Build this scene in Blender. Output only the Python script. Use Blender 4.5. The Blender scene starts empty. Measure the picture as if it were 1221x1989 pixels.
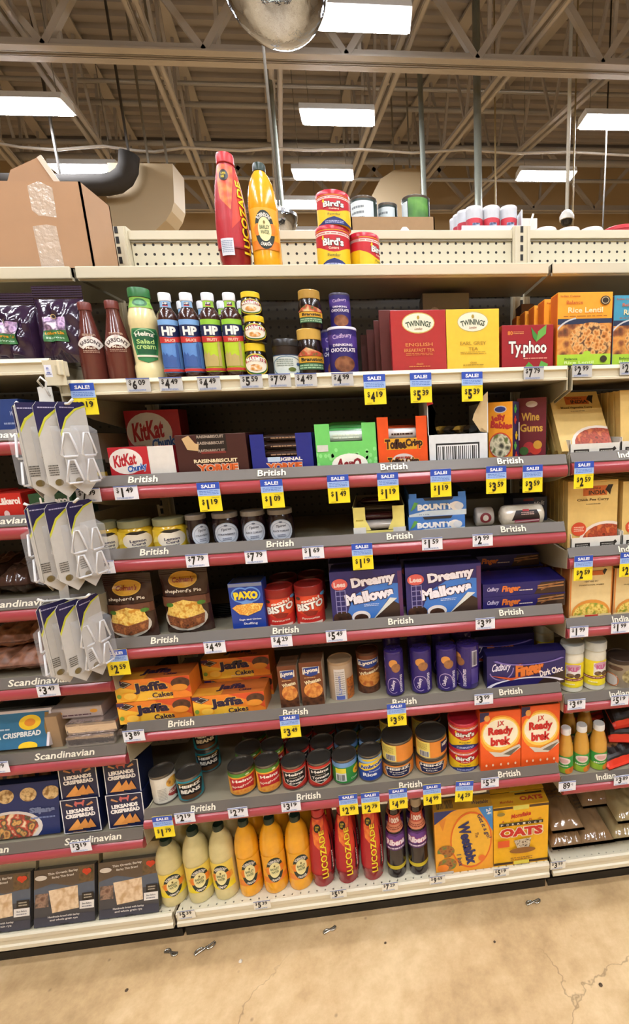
import bpy, bmesh, math, random
from mathutils import Vector, Matrix, geometry
random.seed(7)
SC = bpy.context.scene
COL = SC.collection
PI = math.pi
# ------------------------------------------------------------------ camera
F_PX, PPX, PPY = 900.0, 825.7, 1024.0          # focal length and optical centre of the (cropped) photograph, 1221x1989 px
CAM = Vector((.721, -1.193, 1.652))
YAW, PITCH, ROLL = [math.radians(a) for a in (5.46, -12.33, -2.33)]
def _axes():
    f = Vector((math.sin(YAW), math.cos(YAW), 0)); r = Vector((math.cos(YAW), -math.sin(YAW), 0)); u = Vector((0, 0, 1))
    f2 = f*math.cos(PITCH)+u*math.sin(PITCH); u2 = u*math.cos(PITCH)-f*math.sin(PITCH)
    return r*math.cos(ROLL)+u2*math.sin(ROLL), u2*math.cos(ROLL)-r*math.sin(ROLL), f2
CR, CU, CF = _axes()
cd = bpy.data.cameras.new('camera'); cam = bpy.data.objects.new('camera', cd); COL.objects.link(cam)
cd.lens = F_PX/1989*36; cd.sensor_width = 36; cd.sensor_fit = 'AUTO'
cd.shift_x = -(PPX-610.5)/1989; cd.shift_y = (PPY-994.5)/1989
cd.clip_start = .05; cd.clip_end = 100
cam.matrix_world = Matrix(((CR.x, CU.x, -CF.x, CAM.x), (CR.y, CU.y, -CF.y, CAM.y), (CR.z, CU.z, -CF.z, CAM.z), (0, 0, 0, 1)))
SC.camera = cam
def at(x, y, Y=None, Z=None, X=None):           # the point of the plane Y=, Z= or X= seen at photo pixel x, y
    d = CF+CR*((x-PPX)/F_PX)-CU*((y-PPY)/F_PX)
    t = (Y-CAM.y)/d.y if Y is not None else (Z-CAM.z)/d.z if Z is not None else (X-CAM.x)/d.x
    return CAM+d*t
def pix(p):
    d = Vector(p)-CAM; z = d.dot(CF)
    return PPX+F_PX*d.dot(CR)/z, PPY-F_PX*d.dot(CU)/z
# ------------------------------------------------------------------ light and exposure
SC.view_settings.view_transform = 'Standard'; SC.view_settings.look = 'None'
SC.view_settings.gamma = 1; SC.view_settings.use_curve_mapping = False
SC.view_settings.exposure = 0.1
LAMP_GLOW = 80.0  # emission of each ceiling lamp's diffuser
SC.cycles.use_denoising = True
try:
    SC.cycles.denoiser = 'OPENIMAGEDENOISE'
except Exception:
    pass
SC.cycles.max_bounces = 8; SC.cycles.sample_clamp_indirect = 4
w = bpy.data.worlds.new('world'); SC.world = w; w.use_nodes = True
w.node_tree.nodes['Background'].inputs[0].default_value = (1, .95, .88, 1)
w.node_tree.nodes['Background'].inputs[1].default_value = .1
FZ = .055                                        # floor level
# ------------------------------------------------------------------ materials
def lin(h):
    h = h.lstrip('#')
    return tuple(((c/12.92) if c <= .04045 else ((c+.055)/1.055)**2.4) for c in (int(h[i:i+2], 16)/255 for i in (0, 2, 4)))+(1,)
MATS = {}
def M(c, rough=.42, metal=0, var=.05, trans=0, emit=0, coat=0, bump=0, bscale=60):
    if not isinstance(c, str): return c
    key = (c, rough, metal, var, trans, emit, coat, bump, bscale)
    if key in MATS: return MATS[key]
    if c.startswith('@'):
        m = picture(c)
    else:
        m = bpy.data.materials.new('paint_'+c.strip('#')); m.use_nodes = True
        nt = m.node_tree; b = nt.nodes['Principled BSDF']
        b.inputs['Roughness'].default_value = rough; b.inputs['Metallic'].default_value = metal
        if trans: b.inputs['Transmission Weight'].default_value = trans
        if coat: b.inputs['Coat Weight'].default_value = coat; b.inputs['Coat Roughness'].default_value = .08
        if emit:
            b.inputs['Emission Color'].default_value = lin(c); b.inputs['Emission Strength'].default_value = emit
        b.inputs['Base Color'].default_value = lin(c)
        if var or bump:
            tc = nt.nodes.new('ShaderNodeTexCoord'); no = nt.nodes.new('ShaderNodeTexNoise')
            no.inputs['Scale'].default_value = bscale; no.inputs['Detail'].default_value = 3
            nt.links.new(tc.outputs['Object'], no.inputs['Vector'])
        if var:
            mx = nt.nodes.new('ShaderNodeMix'); mx.data_type = 'RGBA'
            a = lin(c)
            mx.inputs[6].default_value = tuple(v*(1-var*2) for v in a[:3])+(1,)
            mx.inputs[7].default_value = tuple(min(1, v*(1+var*2)) for v in a[:3])+(1,)
            nt.links.new(no.outputs['Fac'], mx.inputs[0]); nt.links.new(mx.outputs[2], b.inputs['Base Color'])
        if bump:
            bp = nt.nodes.new('ShaderNodeBump'); bp.inputs['Strength'].default_value = bump; bp.inputs['Distance'].default_value = .004
            nt.links.new(no.outputs['Fac'], bp.inputs['Height']); nt.links.new(bp.outputs[0], b.inputs['Normal'])
    MATS[key] = m
    return m
def picture(key):                                # '@scale,hex,hex,hex..' a mottled printed picture (food, photographs on packs)
    p = key[1:].split(','); cols = p[1:]
    m = bpy.data.materials.new('printed_picture'); m.use_nodes = True
    nt = m.node_tree; b = nt.nodes['Principled BSDF']; b.inputs['Roughness'].default_value = .4
    tc = nt.nodes.new('ShaderNodeTexCoord'); no = nt.nodes.new('ShaderNodeTexNoise'); vo = nt.nodes.new('ShaderNodeTexVoronoi')
    no.inputs['Scale'].default_value = float(p[0]); no.inputs['Detail'].default_value = 4; vo.inputs['Scale'].default_value = float(p[0])*1.6
    ad = nt.nodes.new('ShaderNodeMath'); ad.operation = 'MULTIPLY_ADD'; ad.inputs[1].default_value = .55
    nt.links.new(tc.outputs['Object'], no.inputs['Vector']); nt.links.new(tc.outputs['Object'], vo.inputs['Vector'])
    nt.links.new(vo.outputs['Distance'], ad.inputs[0]); nt.links.new(no.outputs['Fac'], ad.inputs[2])
    r = nt.nodes.new('ShaderNodeValToRGB'); e = r.color_ramp.elements
    for i, c in enumerate(cols):
        pos = .5+.5*i/(len(cols)-1)
        if i < 2: e[i].position = pos; e[i].color = lin(c)
        else: x = e.new(pos); x.color = lin(c)
    nt.links.new(ad.outputs[0], r.inputs[0]); nt.links.new(r.outputs[0], b.inputs['Base Color'])
    return m
# ------------------------------------------------------------------ objects, names, labels
def tag(o, label, cat, group=None):
    o['label'] = label; o['category'] = cat
    if group: o['group'] = group
    return o
def thing(name, label, cat, loc=(0, 0, 0), group=None, rz=0):
    o = bpy.data.objects.new(name, None); COL.objects.link(o); o.empty_display_size = .05
    o.location = loc; o.rotation_euler = (0, 0, rz)
    return tag(o, label, cat, group)
def dup(root, loc, label=None, rz=None):
    r = root.copy(); COL.objects.link(r); r.location = loc
    if rz is not None: r.rotation_euler = (0, 0, rz)
    if label: r['label'] = label
    for ch in list(root.children):
        c = ch.copy(); COL.objects.link(c); c.parent = r
        for g in list(ch.children):
            d = g.copy(); COL.objects.link(d); d.parent = c
    return r
# ------------------------------------------------------------------ mesh building
class MB:
    def __init__(s): s.v = []; s.f = []; s.mi = []; s.sm = []; s.mats = []
    def m(s, mat):
        mat = M(mat)
        if mat not in s.mats: s.mats.append(mat)
        return s.mats.index(mat)
    def add(s, vs, fs, mat, smooth=False):
        o = len(s.v); s.v += [tuple(v) for v in vs]; k = s.m(mat)
        for f in fs: s.f.append([i+o for i in f]); s.mi.append(k); s.sm.append(smooth)
    def box(s, x0, x1, y0, y1, z0, z1, mat, b=0, T=None):
        if b:
            vs = []; fs = []
            bm = bmesh.new(); bmesh.ops.create_cube(bm, size=1)
            for v in bm.verts: v.co = Vector(((x0+x1)/2+v.co.x*(x1-x0), (y0+y1)/2+v.co.y*(y1-y0), (z0+z1)/2+v.co.z*(z1-z0)))
            bmesh.ops.bevel(bm, geom=bm.edges[:], offset=b, segments=2, affect='EDGES', profile=.6)
            bm.verts.index_update(); vs = [v.co.copy() for v in bm.verts]; fs = [[v.index for v in f.verts] for f in bm.faces]; bm.free()
        else:
            vs = [Vector((x, y, z)) for z in (z0, z1) for y in (y0, y1) for x in (x0, x1)]
            fs = [(0, 2, 3, 1), (4, 5, 7, 6), (0, 1, 5, 4), (1, 3, 7, 5), (3, 2, 6, 7), (2, 0, 4, 6)]
        if T: vs = [T @ v for v in vs]
        s.add(vs, fs, mat)
    def lathe(s, prof, mat, n=28, c=(0, 0), cap=True):
        runs = [[prof[0]]]                                         # breaks at sharp corners so shading stays crisp
        for i in range(1, len(prof)):
            runs[-1].append(prof[i])
            if i < len(prof)-1:
                a = Vector((prof[i][0]-prof[i-1][0], prof[i][1]-prof[i-1][1])); b = Vector((prof[i+1][0]-prof[i][0], prof[i+1][1]-prof[i][1]))
                if a.length > 1e-9 and b.length > 1e-9 and a.angle(b) > .6: runs.append([prof[i]])
        for run in runs:
            vs = []; fs = []
            for r, z in run:
                for k in range(n): vs.append((c[0]+r*math.sin(2*PI*k/n), c[1]-r*math.cos(2*PI*k/n), z))
            for j in range(len(run)-1):
                for k in range(n): fs.append((j*n+k, j*n+(k+1) % n, (j+1)*n+(k+1) % n, (j+1)*n+k))
            s.add(vs, fs, mat, True)
        if cap:
            for (r, z), up in ((prof[0], 0), (prof[-1], 1)):
                if r > 1e-5:
                    vs = [(c[0]+r*math.sin(2*PI*k/n), c[1]-r*math.cos(2*PI*k/n), z) for k in range(n)]
                    s.add(vs, [list(range(n)) if up else list(range(n))[::-1]], mat)
    def tube(s, pts, r, mat, n=8, closed=False):
        P = [Vector(p) for p in pts]; N = len(P); vs = []; fs = []
        ref = Vector((.31, .2, .93)).normalized()
        for i, p in enumerate(P):
            a = P[(i-1) % N] if (i or closed) else p; b = P[(i+1) % N] if (i < N-1 or closed) else p
            t = (b-a).normalized(); u = t.cross(ref)
            if u.length < .1: u = t.cross(Vector((1, 0, 0)))
            u.normalize(); v = t.cross(u)
            for k in range(n): vs.append(p+(u*math.cos(2*PI*k/n)+v*math.sin(2*PI*k/n))*r)
        for i in range(N if closed else N-1):
            j = (i+1) % N
            for k in range(n): fs.append((i*n+k, i*n+(k+1) % n, j*n+(k+1) % n, j*n+k))
        if not closed: fs += [list(range(n))[::-1], [(N-1)*n+k for k in range(n)]]
        s.add(vs, fs, mat, True)
    def bar(s, a, b, wd, ht, mat, up=(0, 0, 1)):
        a = Vector(a); b = Vector(b); t = (b-a).normalized(); x = t.cross(Vector(up))
        if x.length < .01: x = t.cross(Vector((0, 1, 0)))
        x.normalize(); y = x.cross(t)
        vs = [p+x*(sx*wd/2)+y*(sy*ht/2) for p in (a, b) for sx, sy in ((-1, -1), (1, -1), (1, 1), (-1, 1))]
        s.add(vs, [(0, 1, 2, 3), (7, 6, 5, 4), (0, 4, 5, 1), (1, 5, 6, 2), (2, 6, 7, 3), (3, 7, 4, 0)], mat)
    def prism(s, prof, x0, x1, mats):            # (y, z) outline drawn out along x; one material or one per side
        n = len(prof)
        vs = [(x0, y, z) for y, z in prof]+[(x1, y, z) for y, z in prof]
        for i in range(n):
            j = (i+1) % n; m = mats if not isinstance(mats, (list, tuple)) else mats[i]
            s.add([vs[i], vs[j], vs[n+j], vs[n+i]], [(0, 1, 2, 3)], m)
        m = mats if not isinstance(mats, (list, tuple)) else mats[0]
        s.add(vs, [list(range(n))[::-1], list(range(n, 2*n))], m)
    def build(s, name, parent=None, loc=None, rz=0):
        me = bpy.data.meshes.new(name); me.from_pydata(s.v, [], s.f)
        for m in s.mats: me.materials.append(m)
        me.polygons.foreach_set('material_index', s.mi); me.polygons.foreach_set('use_smooth', s.sm); me.update()
        o = bpy.data.objects.new(name, me); COL.objects.link(o)
        if parent: o.parent = parent
        if loc is not None: o.location = loc; o.rotation_euler = (0, 0, rz)
        return o
# ------------------------------------------------------------------ lettering and printed shapes
TXT = {}
def glyphs(s, bold):
    k = (s, bold)
    if k not in TXT:
        cu = bpy.data.curves.new('lettering', 'FONT'); cu.body = s; cu.resolution_u = 2; cu.offset = bold
        o = bpy.data.objects.new('lettering', cu); m = o.to_mesh()
        vs = [(v.co.x, v.co.y) for v in m.vertices]; fs = [tuple(p.vertices) for p in m.polygons]
        o.to_mesh_clear(); bpy.data.objects.remove(o); bpy.data.curves.remove(cu)
        TXT[k] = (vs, fs)
    return TXT[k]
def clip(poly, ax, lo, hi):
    for sgn, lim in ((1, lo), (-1, hi)):
        out = []
        for i, p in enumerate(poly):
            q = poly[(i+1) % len(poly)]; a = (p[ax]-lim)*sgn; b = (q[ax]-lim)*sgn
            if a >= 0: out.append(p)
            if (a > 0 > b) or (a < 0 < b):
                t = a/(a-b); out.append((p[0]+(q[0]-p[0])*t, p[1]+(q[1]-p[1])*t))
        poly = out
        if len(poly) < 3: return []
    return poly
class Face:                                      # a printable area: u, v in 0..1 over w x h metres
    def __init__(s, mb, fn, w, h, du=0, dv=0, eps=.00022, clipbox=True):
        s.mb = mb; s.fn = fn; s.w = w; s.h = h; s.du = du; s.dv = dv; s.k = 0; s.eps = eps; s.cb = clipbox
    def polys(s, ps, col, keep=False):
        if not keep: s.k += 1
        off = s.k*s.eps; vs = []; fs = []
        for p in ps:
            if s.cb:
                p = clip(p, 0, 0, 1); p = clip(p, 1, 0, 1) if p else p
                if not p: continue
            parts = [p]
            for ax, d in ((0, s.du), (1, s.dv)):
                if d:
                    nw = []
                    for q in parts:
                        lo = math.floor(min(c[ax] for c in q)/d+1e-6); hi = math.ceil(max(c[ax] for c in q)/d-1e-6)
                        if hi-lo <= 1: nw.append(q)
                        else:
                            for i in range(lo, hi):
                                c = clip(q, ax, i*d, (i+1)*d)
                                if c: nw.append(c)
                    parts = nw
            for q in parts:
                o = len(vs); vs += [s.fn(u, v, off) for u, v in q]; fs.append(list(range(o, o+len(q))))
        if fs: s.mb.add(vs, fs, col, bool(s.du))
    def R(s, u0, v0, u1, v1, c): s.polys([[(u0, v0), (u1, v0), (u1, v1), (u0, v1)]], c); return s
    def E(s, cu, cv, ru, rv, c, n=24, a0=0, a1=360):
        s.polys([[(cu+ru*math.cos(math.radians(a0+(a1-a0)*i/n)), cv+rv*math.sin(math.radians(a0+(a1-a0)*i/n))) for i in range(n+(a1-a0 != 360))]], c); return s
    def P(s, pts, c):
        t = geometry.tessellate_polygon([[Vector((u, v, 0)) for u, v in pts]]); ps = []
        for tr in t:
            q = [pts[i] for i in tr]
            if (q[1][0]-q[0][0])*(q[2][1]-q[0][1])-(q[1][1]-q[0][1])*(q[2][0]-q[0][0]) < 0: q = q[::-1]
            ps.append(q)
        s.polys(ps, c); return s
    def line(s, u0, v0, u1, v1, t, c):           # t in metres
        a = Vector((u0*s.w, v0*s.h)); b = Vector((u1*s.w, v1*s.h)); d = (b-a).normalized(); n = Vector((-d.y, d.x))*t/2
        s.polys([[((p.x)/s.w, (p.y)/s.h) for p in (a-n, b-n, b+n, a+n)]], c); return s
    def ring(s, cu, cv, ru, rv, t, c, a0=0, a1=360, n=28):
        ps = []
        for i in range(n):
            x = math.radians(a0+(a1-a0)*i/n); y = math.radians(a0+(a1-a0)*(i+1)/n)
            ps.append([(cu+ru*math.cos(x), cv+rv*math.sin(x)), (cu+ru*math.cos(y), cv+rv*math.sin(y)), (cu+ru*(1-t)*math.cos(y), cv+rv*(1-t)*math.sin(y)), (cu+ru*(1-t)*math.cos(x), cv+rv*(1-t)*math.sin(x))][::-1])
        s.polys(ps, c); return s
    def T(s, txt, cu, cv, wu, hv, c, rot=0, arc=0, shear=0, bold=.018, out=None, ow=.05):
        base, _ = glyphs(txt, bold)
        if not base: return s
        x0 = min(p[0] for p in base); x1 = max(p[0] for p in base); y0 = min(p[1] for p in base); y1 = max(p[1] for p in base)
        W = wu*s.w; H = hv*s.h; W0 = max(1e-6, x1-x0); H0 = max(1e-6, y1-y0)
        if wu == 0: W = H*W0/H0
        sx, sy = W/W0, H/H0; cr, sr = math.cos(math.radians(rot)), math.sin(math.radians(rot))
        def tr(p):
            x = (p[0]-(x0+x1)/2)*sx; y = (p[1]-(y0+y1)/2)*sy
            x += shear*y
            if arc:
                A = math.radians(arc); Rr = W/A; a = x/Rr; x, y = (Rr+y)*math.sin(a), (Rr+y)*math.cos(a)-Rr*math.cos(A/4)
            x, y = x*cr-y*sr, x*sr+y*cr
            return (cu+x/s.w, cv+y/s.h)
        for b, col in ([(bold+ow, out)] if out else [])+[(bold, c)]:
            vs, fs = glyphs(txt, b); q = [tr(p) for p in vs]
            s.polys([[q[i] for i in f] for f in fs], col)
        return s
    def lines(s, u0, v0, u1, v1, n, c, fill=.5):  # small print
        ps = []
        for i in range(n):
            y = v1-(v1-v0)*(i+.5)/n; h = (v1-v0)/n*fill/2; x = u0
            while x < u1-.01:
                l = random.uniform(.05, .22)*(u1-u0); e = min(u1, x+l); ps.append([(x, y-h), (e, y-h), (e, y+h), (x, y+h)]); x = e+.025*(u1-u0)
        s.polys(ps, c); return s
    def bars(s, u0, v0, u1, v1, n, c):            # a bar code
        ps = []; x = u0; st = (u1-u0)/n
        while x < u1: wd = random.uniform(.25, .8)*st; ps.append([(x, v0), (x+wd, v0), (x+wd, v1), (x, v1)]); x += st
        s.polys(ps, c); return s
def plane_face(mb, o, U, V, w, h, **k):
    o = Vector(o); U = Vector(U).normalized(); V = Vector(V).normalized(); N = U.cross(V)
    return Face(mb, lambda u, v, e: o+U*(u*w)+V*(v*h)+N*e, w, h, **k)
def cyl_face(mb, r, z0, z1, half=75, yaw=0, c=(0, 0)):
    rf = r if callable(r) else (lambda z: r)
    A = math.radians(half); yw = math.radians(yaw); wr = rf((z0+z1)/2)*2*A
    def fn(u, v, e):
        z = z0+(z1-z0)*v; R = rf(z)+e+.0002; a = (u-.5)*2*A+yw
        return Vector((c[0]+R*math.sin(a), c[1]-R*math.cos(a), z))
    return Face(mb, fn, wr, z1-z0, du=math.radians(7)/(2*A), dv=(.1 if callable(r) else 0), clipbox=True)
def prof_r(prof):
    def f(z):
        for (r0, z0), (r1, z1) in zip(prof, prof[1:]):
            if z0 <= z <= z1: return r0+(r1-r0)*((z-z0)/(z1-z0) if z1 > z0 else 0)
        return prof[-1][0] if z > prof[-1][1] else prof[0][0]
    return f
# ================================================================== the building
def struct(o): o['kind'] = 'structure'; return o
def concrete():
    m = bpy.data.materials.new('concrete_floor'); m.use_nodes = True; nt = m.node_tree; b = nt.nodes['Principled BSDF']
    tc = nt.nodes.new('ShaderNodeTexCoord'); L = nt.links.new
    def noise(sc, det, rough=.6):
        n = nt.nodes.new('ShaderNodeTexNoise'); n.inputs['Scale'].default_value = sc; n.inputs['Detail'].default_value = det; n.inputs['Roughness'].default_value = rough
        L(tc.outputs['Object'], n.inputs['Vector']); return n
    n1 = noise(2.2, 6); n2 = noise(14, 8, .7); n3 = noise(1.1, 3)
    r = nt.nodes.new('ShaderNodeValToRGB'); e = r.color_ramp.elements
    e[0].position = .3; e[0].color = lin('#957850'); e[1].position = .68; e[1].color = lin('#dcc093')
    x = e.new(.5); x.color = lin('#c2a375')
    ad = nt.nodes.new('ShaderNodeMath'); ad.operation = 'MULTIPLY_ADD'; ad.inputs[1].default_value = .45
    L(n2.outputs['Fac'], ad.inputs[0]); s = nt.nodes.new('ShaderNodeMath'); s.operation = 'MULTIPLY'; s.inputs[1].default_value = .55
    L(n1.outputs['Fac'], s.inputs[0]); L(s.outputs[0], ad.inputs[2]); L(ad.outputs[0], r.inputs[0])
    # worn hair cracks
    vo = nt.nodes.new('ShaderNodeTexVoronoi'); vo.feature = 'DISTANCE_TO_EDGE'; vo.inputs['Scale'].default_value = 1.25
    wv = nt.nodes.new('ShaderNodeVectorMath'); wv.operation = 'MULTIPLY_ADD'; wv.inputs[1].default_value = (.45, .45, .45)
    n4 = noise(3.5, 5); L(n4.outputs['Color'], wv.inputs[0]); L(tc.outputs['Object'], wv.inputs[2]); L(wv.outputs[0], vo.inputs['Vector'])
    cr = nt.nodes.new('ShaderNodeMapRange'); cr.inputs[1].default_value = 0; cr.inputs[2].default_value = .006; cr.inputs[3].default_value = .55; cr.inputs[4].default_value = 0
    L(vo.outputs['Distance'], cr.inputs[0])
    gate = nt.nodes.new('ShaderNodeMapRange'); gate.inputs[1].default_value = .5; gate.inputs[2].default_value = .56; L(n3.outputs['Fac'], gate.inputs[0])
    mu = nt.nodes.new('ShaderNodeMath'); mu.operation = 'MULTIPLY'; L(cr.outputs[0], mu.inputs[0]); L(gate.outputs[0], mu.inputs[1])
    # small dark pits
    pv = nt.nodes.new('ShaderNodeTexVoronoi'); pv.inputs['Scale'].default_value = 11; L(tc.outputs['Object'], pv.inputs['Vector'])
    pr = nt.nodes.new('ShaderNodeMapRange'); pr.inputs[1].default_value = .02; pr.inputs[2].default_value = .07; pr.inputs[3].default_value = .5; pr.inputs[4].default_value = 0; L(pv.outputs['Distance'], pr.inputs[0])
    mx2 = nt.nodes.new('ShaderNodeMath'); mx2.operation = 'MAXIMUM'; L(mu.outputs[0], mx2.inputs[0]); L(pr.outputs[0], mx2.inputs[1])
    mx = nt.nodes.new('ShaderNodeMix'); mx.data_type = 'RGBA'; mx.inputs[7].default_value = lin('#5f4a30')
    L(mx2.outputs[0], mx.inputs[0]); L(r.outputs[0], mx.inputs[6]); L(mx.outputs[2], b.inputs['Base Color'])
    b.inputs['Roughness'].default_value = .5
    bp = nt.nodes.new('ShaderNodeBump'); bp.inputs['Strength'].default_value = .12; bp.inputs['Distance'].default_value = .01; L(n2.outputs['Fac'], bp.inputs['Height']); L(bp.outputs[0], b.inputs['Normal'])
    return m
RX0, RX1, RY0, RY1, RZ = -9, 11, -6.5, 8.3, 6.25
b = MB(); b.box(RX0, RX1, RY0, RY1, FZ-.2, FZ, concrete()); struct(b.build('floor'))
wallm = M('#b39a72', rough=.8, var=.04, bscale=2)
for nm, bx in (('wall_back', (RX0, RX1, RY1, RY1+.2)), ('wall_front', (RX0, RX1, RY0-.2, RY0)), ('wall_left', (RX0-.2, RX0, RY0, RY1)), ('wall_right', (RX1, RX1+.2, RY0, RY1))):
    b = MB(); b.box(*bx, FZ-.2, RZ+.2, wallm); struct(b.build(nm))
deck = M('#968d84', rough=.6, var=.05, bscale=3)
b = MB(); prof = []; y = RY0
while y < RY1-.1:
    prof += [(y, RZ), (y+.07, RZ), (y+.09, RZ+.045), (y+.16, RZ+.045)]; y += .18
prof.append((RY1, RZ))
vs = [(x, p[0], p[1]) for x in (RX0, RX1) for p in prof]; n = len(prof)
b.add(vs, [(i, i+1, n+i+1, n+i) for i in range(n-1)], deck)
b.box(RX0, RX1, RY0, RY1, RZ+.06, RZ+.1, deck)
struct(b.build('ceiling'))
steel = M('#a69d90', rough=.5, var=.06, bscale=4)
def girder(Y, Z, nodes, h, label, wd=.2):
    t = thing('roof_girder', label, 'girder', (0, Y, Z))
    b = MB()
    for s in (-1, 1):
        b.box(RX0, RX1, s*.02 if s > 0 else -wd/2, wd/2 if s > 0 else -.02, 0, .014, steel)
        b.box(RX0, RX1, s*.02-.007, s*.02+.007, 0, .1, steel)
    b.build('bottom_chord', t)
    b = MB(); b.box(RX0, RX1, -.09, .09, h-.02, h, steel); b.build('top_chord', t)
    for x in nodes:
        b = MB(); b.bar((x, 0, .05), (x-.85, 0, h-.02), .06, .06, steel); b.bar((x, 0, .05), (x+.85, 0, h-.02), .06, .06, steel); b.bar((x+.12, .03, .05), (x+.16, .03, h-.02), .035, .035, steel)
        b.build('web', t)
    return t
gz = 5.0
girder(4.02, gz, [-3.9, -1.98, -.62, .66, 1.9, 3.15, 4.4], 1.2, 'cream steel roof girder running across the ceiling just above the nearest lamps')
girder(7.7, 5.25, [-4+1.1*i for i in range(9)], .95, 'far steel roof girder close under the deck by the back wall', .14)
def joist(pa, pb, k, label):
    p = at(*pa, Z=5.2); q = at(*pb, Z=5.2); d = (q-p).normalized(); L = (7.6-p.y)/d.y
    t = thing('roof_joist', label, 'joist', (p.x, p.y, 5.2), rz=math.atan2(d.y, d.x)-PI/2)
    b = MB()
    for s in (-1, 1):
        b.box(s*.045-.022, s*.045+.022, -1.8, L, 0, .01, steel); b.box(s*.022-.005, s*.022+.005, -1.8, L, 0, .055, steel); b.box(s*.067-.003, s*.067+.003, -1.8, L, 0, .03, steel)
    b.build('bottom_chord', t)
    b = MB(); b.box(-.07, .07, -1.8, L, 1.0, 1.03, steel); b.build('top_chord', t)
    b = MB(); y = -1.7; up = 0
    while y < L-.3:
        b.bar((0, y, .03 if not up else 1), (0, y+.32, 1 if not up else .03), .03, .03, steel); y += .32; up = 1-up
    b.build('web', t)
for i, (a, c, w) in enumerate([((72, 118), (225, 335), 'second roof joist from the cardboard carton, above the dark duct'), ((302, 125), (403, 375), 'roof joist passing above the big tan duct elbow'), ((535, 132), (541, 430), 'roof joist directly above the red and yellow bottles'),
        ((765, 140), (672, 378), 'roof joist above the stacked custard tins'), ((978, 150), (825, 345), 'roof joist crossing behind the thick steel pole'), ((1175, 152), (945, 358), 'roof joist crossing behind the security camera rod'), ((-150, 112), (30, 320), 'roof joist nearest the cardboard carton')]):
    joist(a, c, i, w)
# ---- lamps: three columns of the same fixture through the whole shop
def lamp(x, y, z, label, proto=[None]):
    if proto[0] is None:
        t = thing('ceiling_lamp', label, 'lamp', (x, y, z), 'white ceiling lamps')
        hs = M('#e8e8e4', rough=.4)
        b = MB(); b.prism([(-.135, 0), (-.12, -.004), (.12, -.004), (.135, 0), (.09, .075), (-.09, .075)], -.39, .39, hs); hs_o = b.build('housing', t)
        b = MB(); b.box(-.365, .365, -.115, .115, -.016, -.004, M('#f6f8ff', emit=LAMP_GLOW, var=0)); b.build('diffuser', hs_o)
        for s in (-1, 1):
            b = MB(); b.tube([(s*.3, 0, .07), (s*.3, 0, RZ-z-.02)], .004, '#77736a'); b.build('cable', t)
        proto[0] = t; return t
    return dup(proto[0], (x, y, z), label)
LZ = 4.9
lamp(.82, 3.38, LZ, 'large glowing ceiling lamp beside the mirrored dome, cut by the top edge')
lamp(.52, 4.62, LZ, 'glowing ceiling lamp high above the stacked custard tins, below the girder')
lamp(.24, 5.77, LZ, 'glowing ceiling lamp just above the stacked custard tins')
lamp(-.14, 6.6, LZ, 'small far ceiling lamp between orange bottle and custard tins')
lamp(-.36, 7.65, LZ, 'farthest ceiling lamp, partly behind the orange drink bottle')
lamp(-2.52, 4.55, LZ, 'glowing ceiling lamp above the cardboard carton, cut by the picture edge')
lamp(-2.63, 5.72, LZ, 'glowing ceiling lamp touching the open flap of the cardboard carton')
lamp(3.6, 4.6, LZ, 'glowing ceiling lamp at the picture edge, above the security camera')
lamp(3.22, 5.75, LZ, 'glowing ceiling lamp behind the security camera rod')
for x, dx in ((.9, -.08), (-2.3, -.1), (4.0, -.05)):
    for j in range(7):
        y = 2.2-1.15*j
        if x < 1 or y < 1.5: lamp(x-dx*j*.3, y, LZ, 'ceiling lamp over the aisle outside the picture')
# ---- pipes, ducts, poles
pipe = M('#9a958c', rough=.4)
def pipe_x(px, py, Z, r, label, x0=-6, x1=8):
    p = at(px, py, Z=Z); b = MB(); b.tube([(x0, p.y, Z), (x1, p.y, Z)], r, pipe); tag(b.build('conduit_pipe'), label, 'pipe')
pipe_x(610, 168, 5.75, .022, 'thin conduit across the ceiling, first one behind the girder')
pipe_x(610, 208, 5.7, .028, 'conduit across the ceiling level with the second row of lamps')
pipe_x(610, 283, 5.45, .03, 'conduit across the ceiling just above the sagging cable')
pipe_x(610, 311, 5.3, .045, 'thickest pipe across the ceiling above the orange bottle cap')
pipe_x(610, 347, 5.2, .025, 'lowest conduit across the ceiling near the back wall')
b = MB(); b.tube([at(x, y, Y=5.2) for x, y in ((-60, 270), (0, 279), (40, 286), (110, 291), (180, 285), (205, 284), (260, 292), (300, 295), (355, 287), (400, 289), (470, 293), (525, 288), (600, 292), (700, 290), (800, 297), (900, 291), (1000, 298), (1100, 295), (1221, 302), (1300, 303))], .014, '#b5ada0'); tag(b.build('sagging_cable'), 'pale cable sagging in shallow loops under the roof joists', 'cable')
def duct(pts, Y0, Y1, col, label):
    P = [at(x, y, Y=Y0) for x, y in pts]; n = len(P); b = MB(); dy = Vector((0, Y1-Y0, 0))
    vs = P+[p+dy for p in P]; b.add(vs, [list(range(n))[::-1], list(range(n, 2*n))], col)
    b.add(vs, [(i, (i+1) % n, n+(i+1) % n, n+i) for i in range(n)], col, False)
    for q in (.3, .7):
        e = P[0].lerp(P[-1], 0)+Vector((.25+q*.5, .1, -.3)); b.box(e.x-.01, e.x+.01, e.y-.01, e.y+.01, e.z, RZ-.005, '#6d6454')
    return tag(b.build('air_duct'), label, 'duct')
tan = M('#a08b68', rough=.55, var=.03, bscale=3)
duct([(208, 316), (335, 318), (338, 392), (333, 410), (322, 428), (305, 444), (290, 458), (286, 600), (205, 600)], 5.0, 5.32, tan, 'tan sheet metal duct with a rounded elbow behind the cardboard carton')
duct([(722, 600), (722, 380), (738, 348), (765, 330), (800, 326), (816, 330), (820, 600)], 5.6, 6.4, tan, 'tan duct box on the back wall behind the dark tins')
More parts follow.
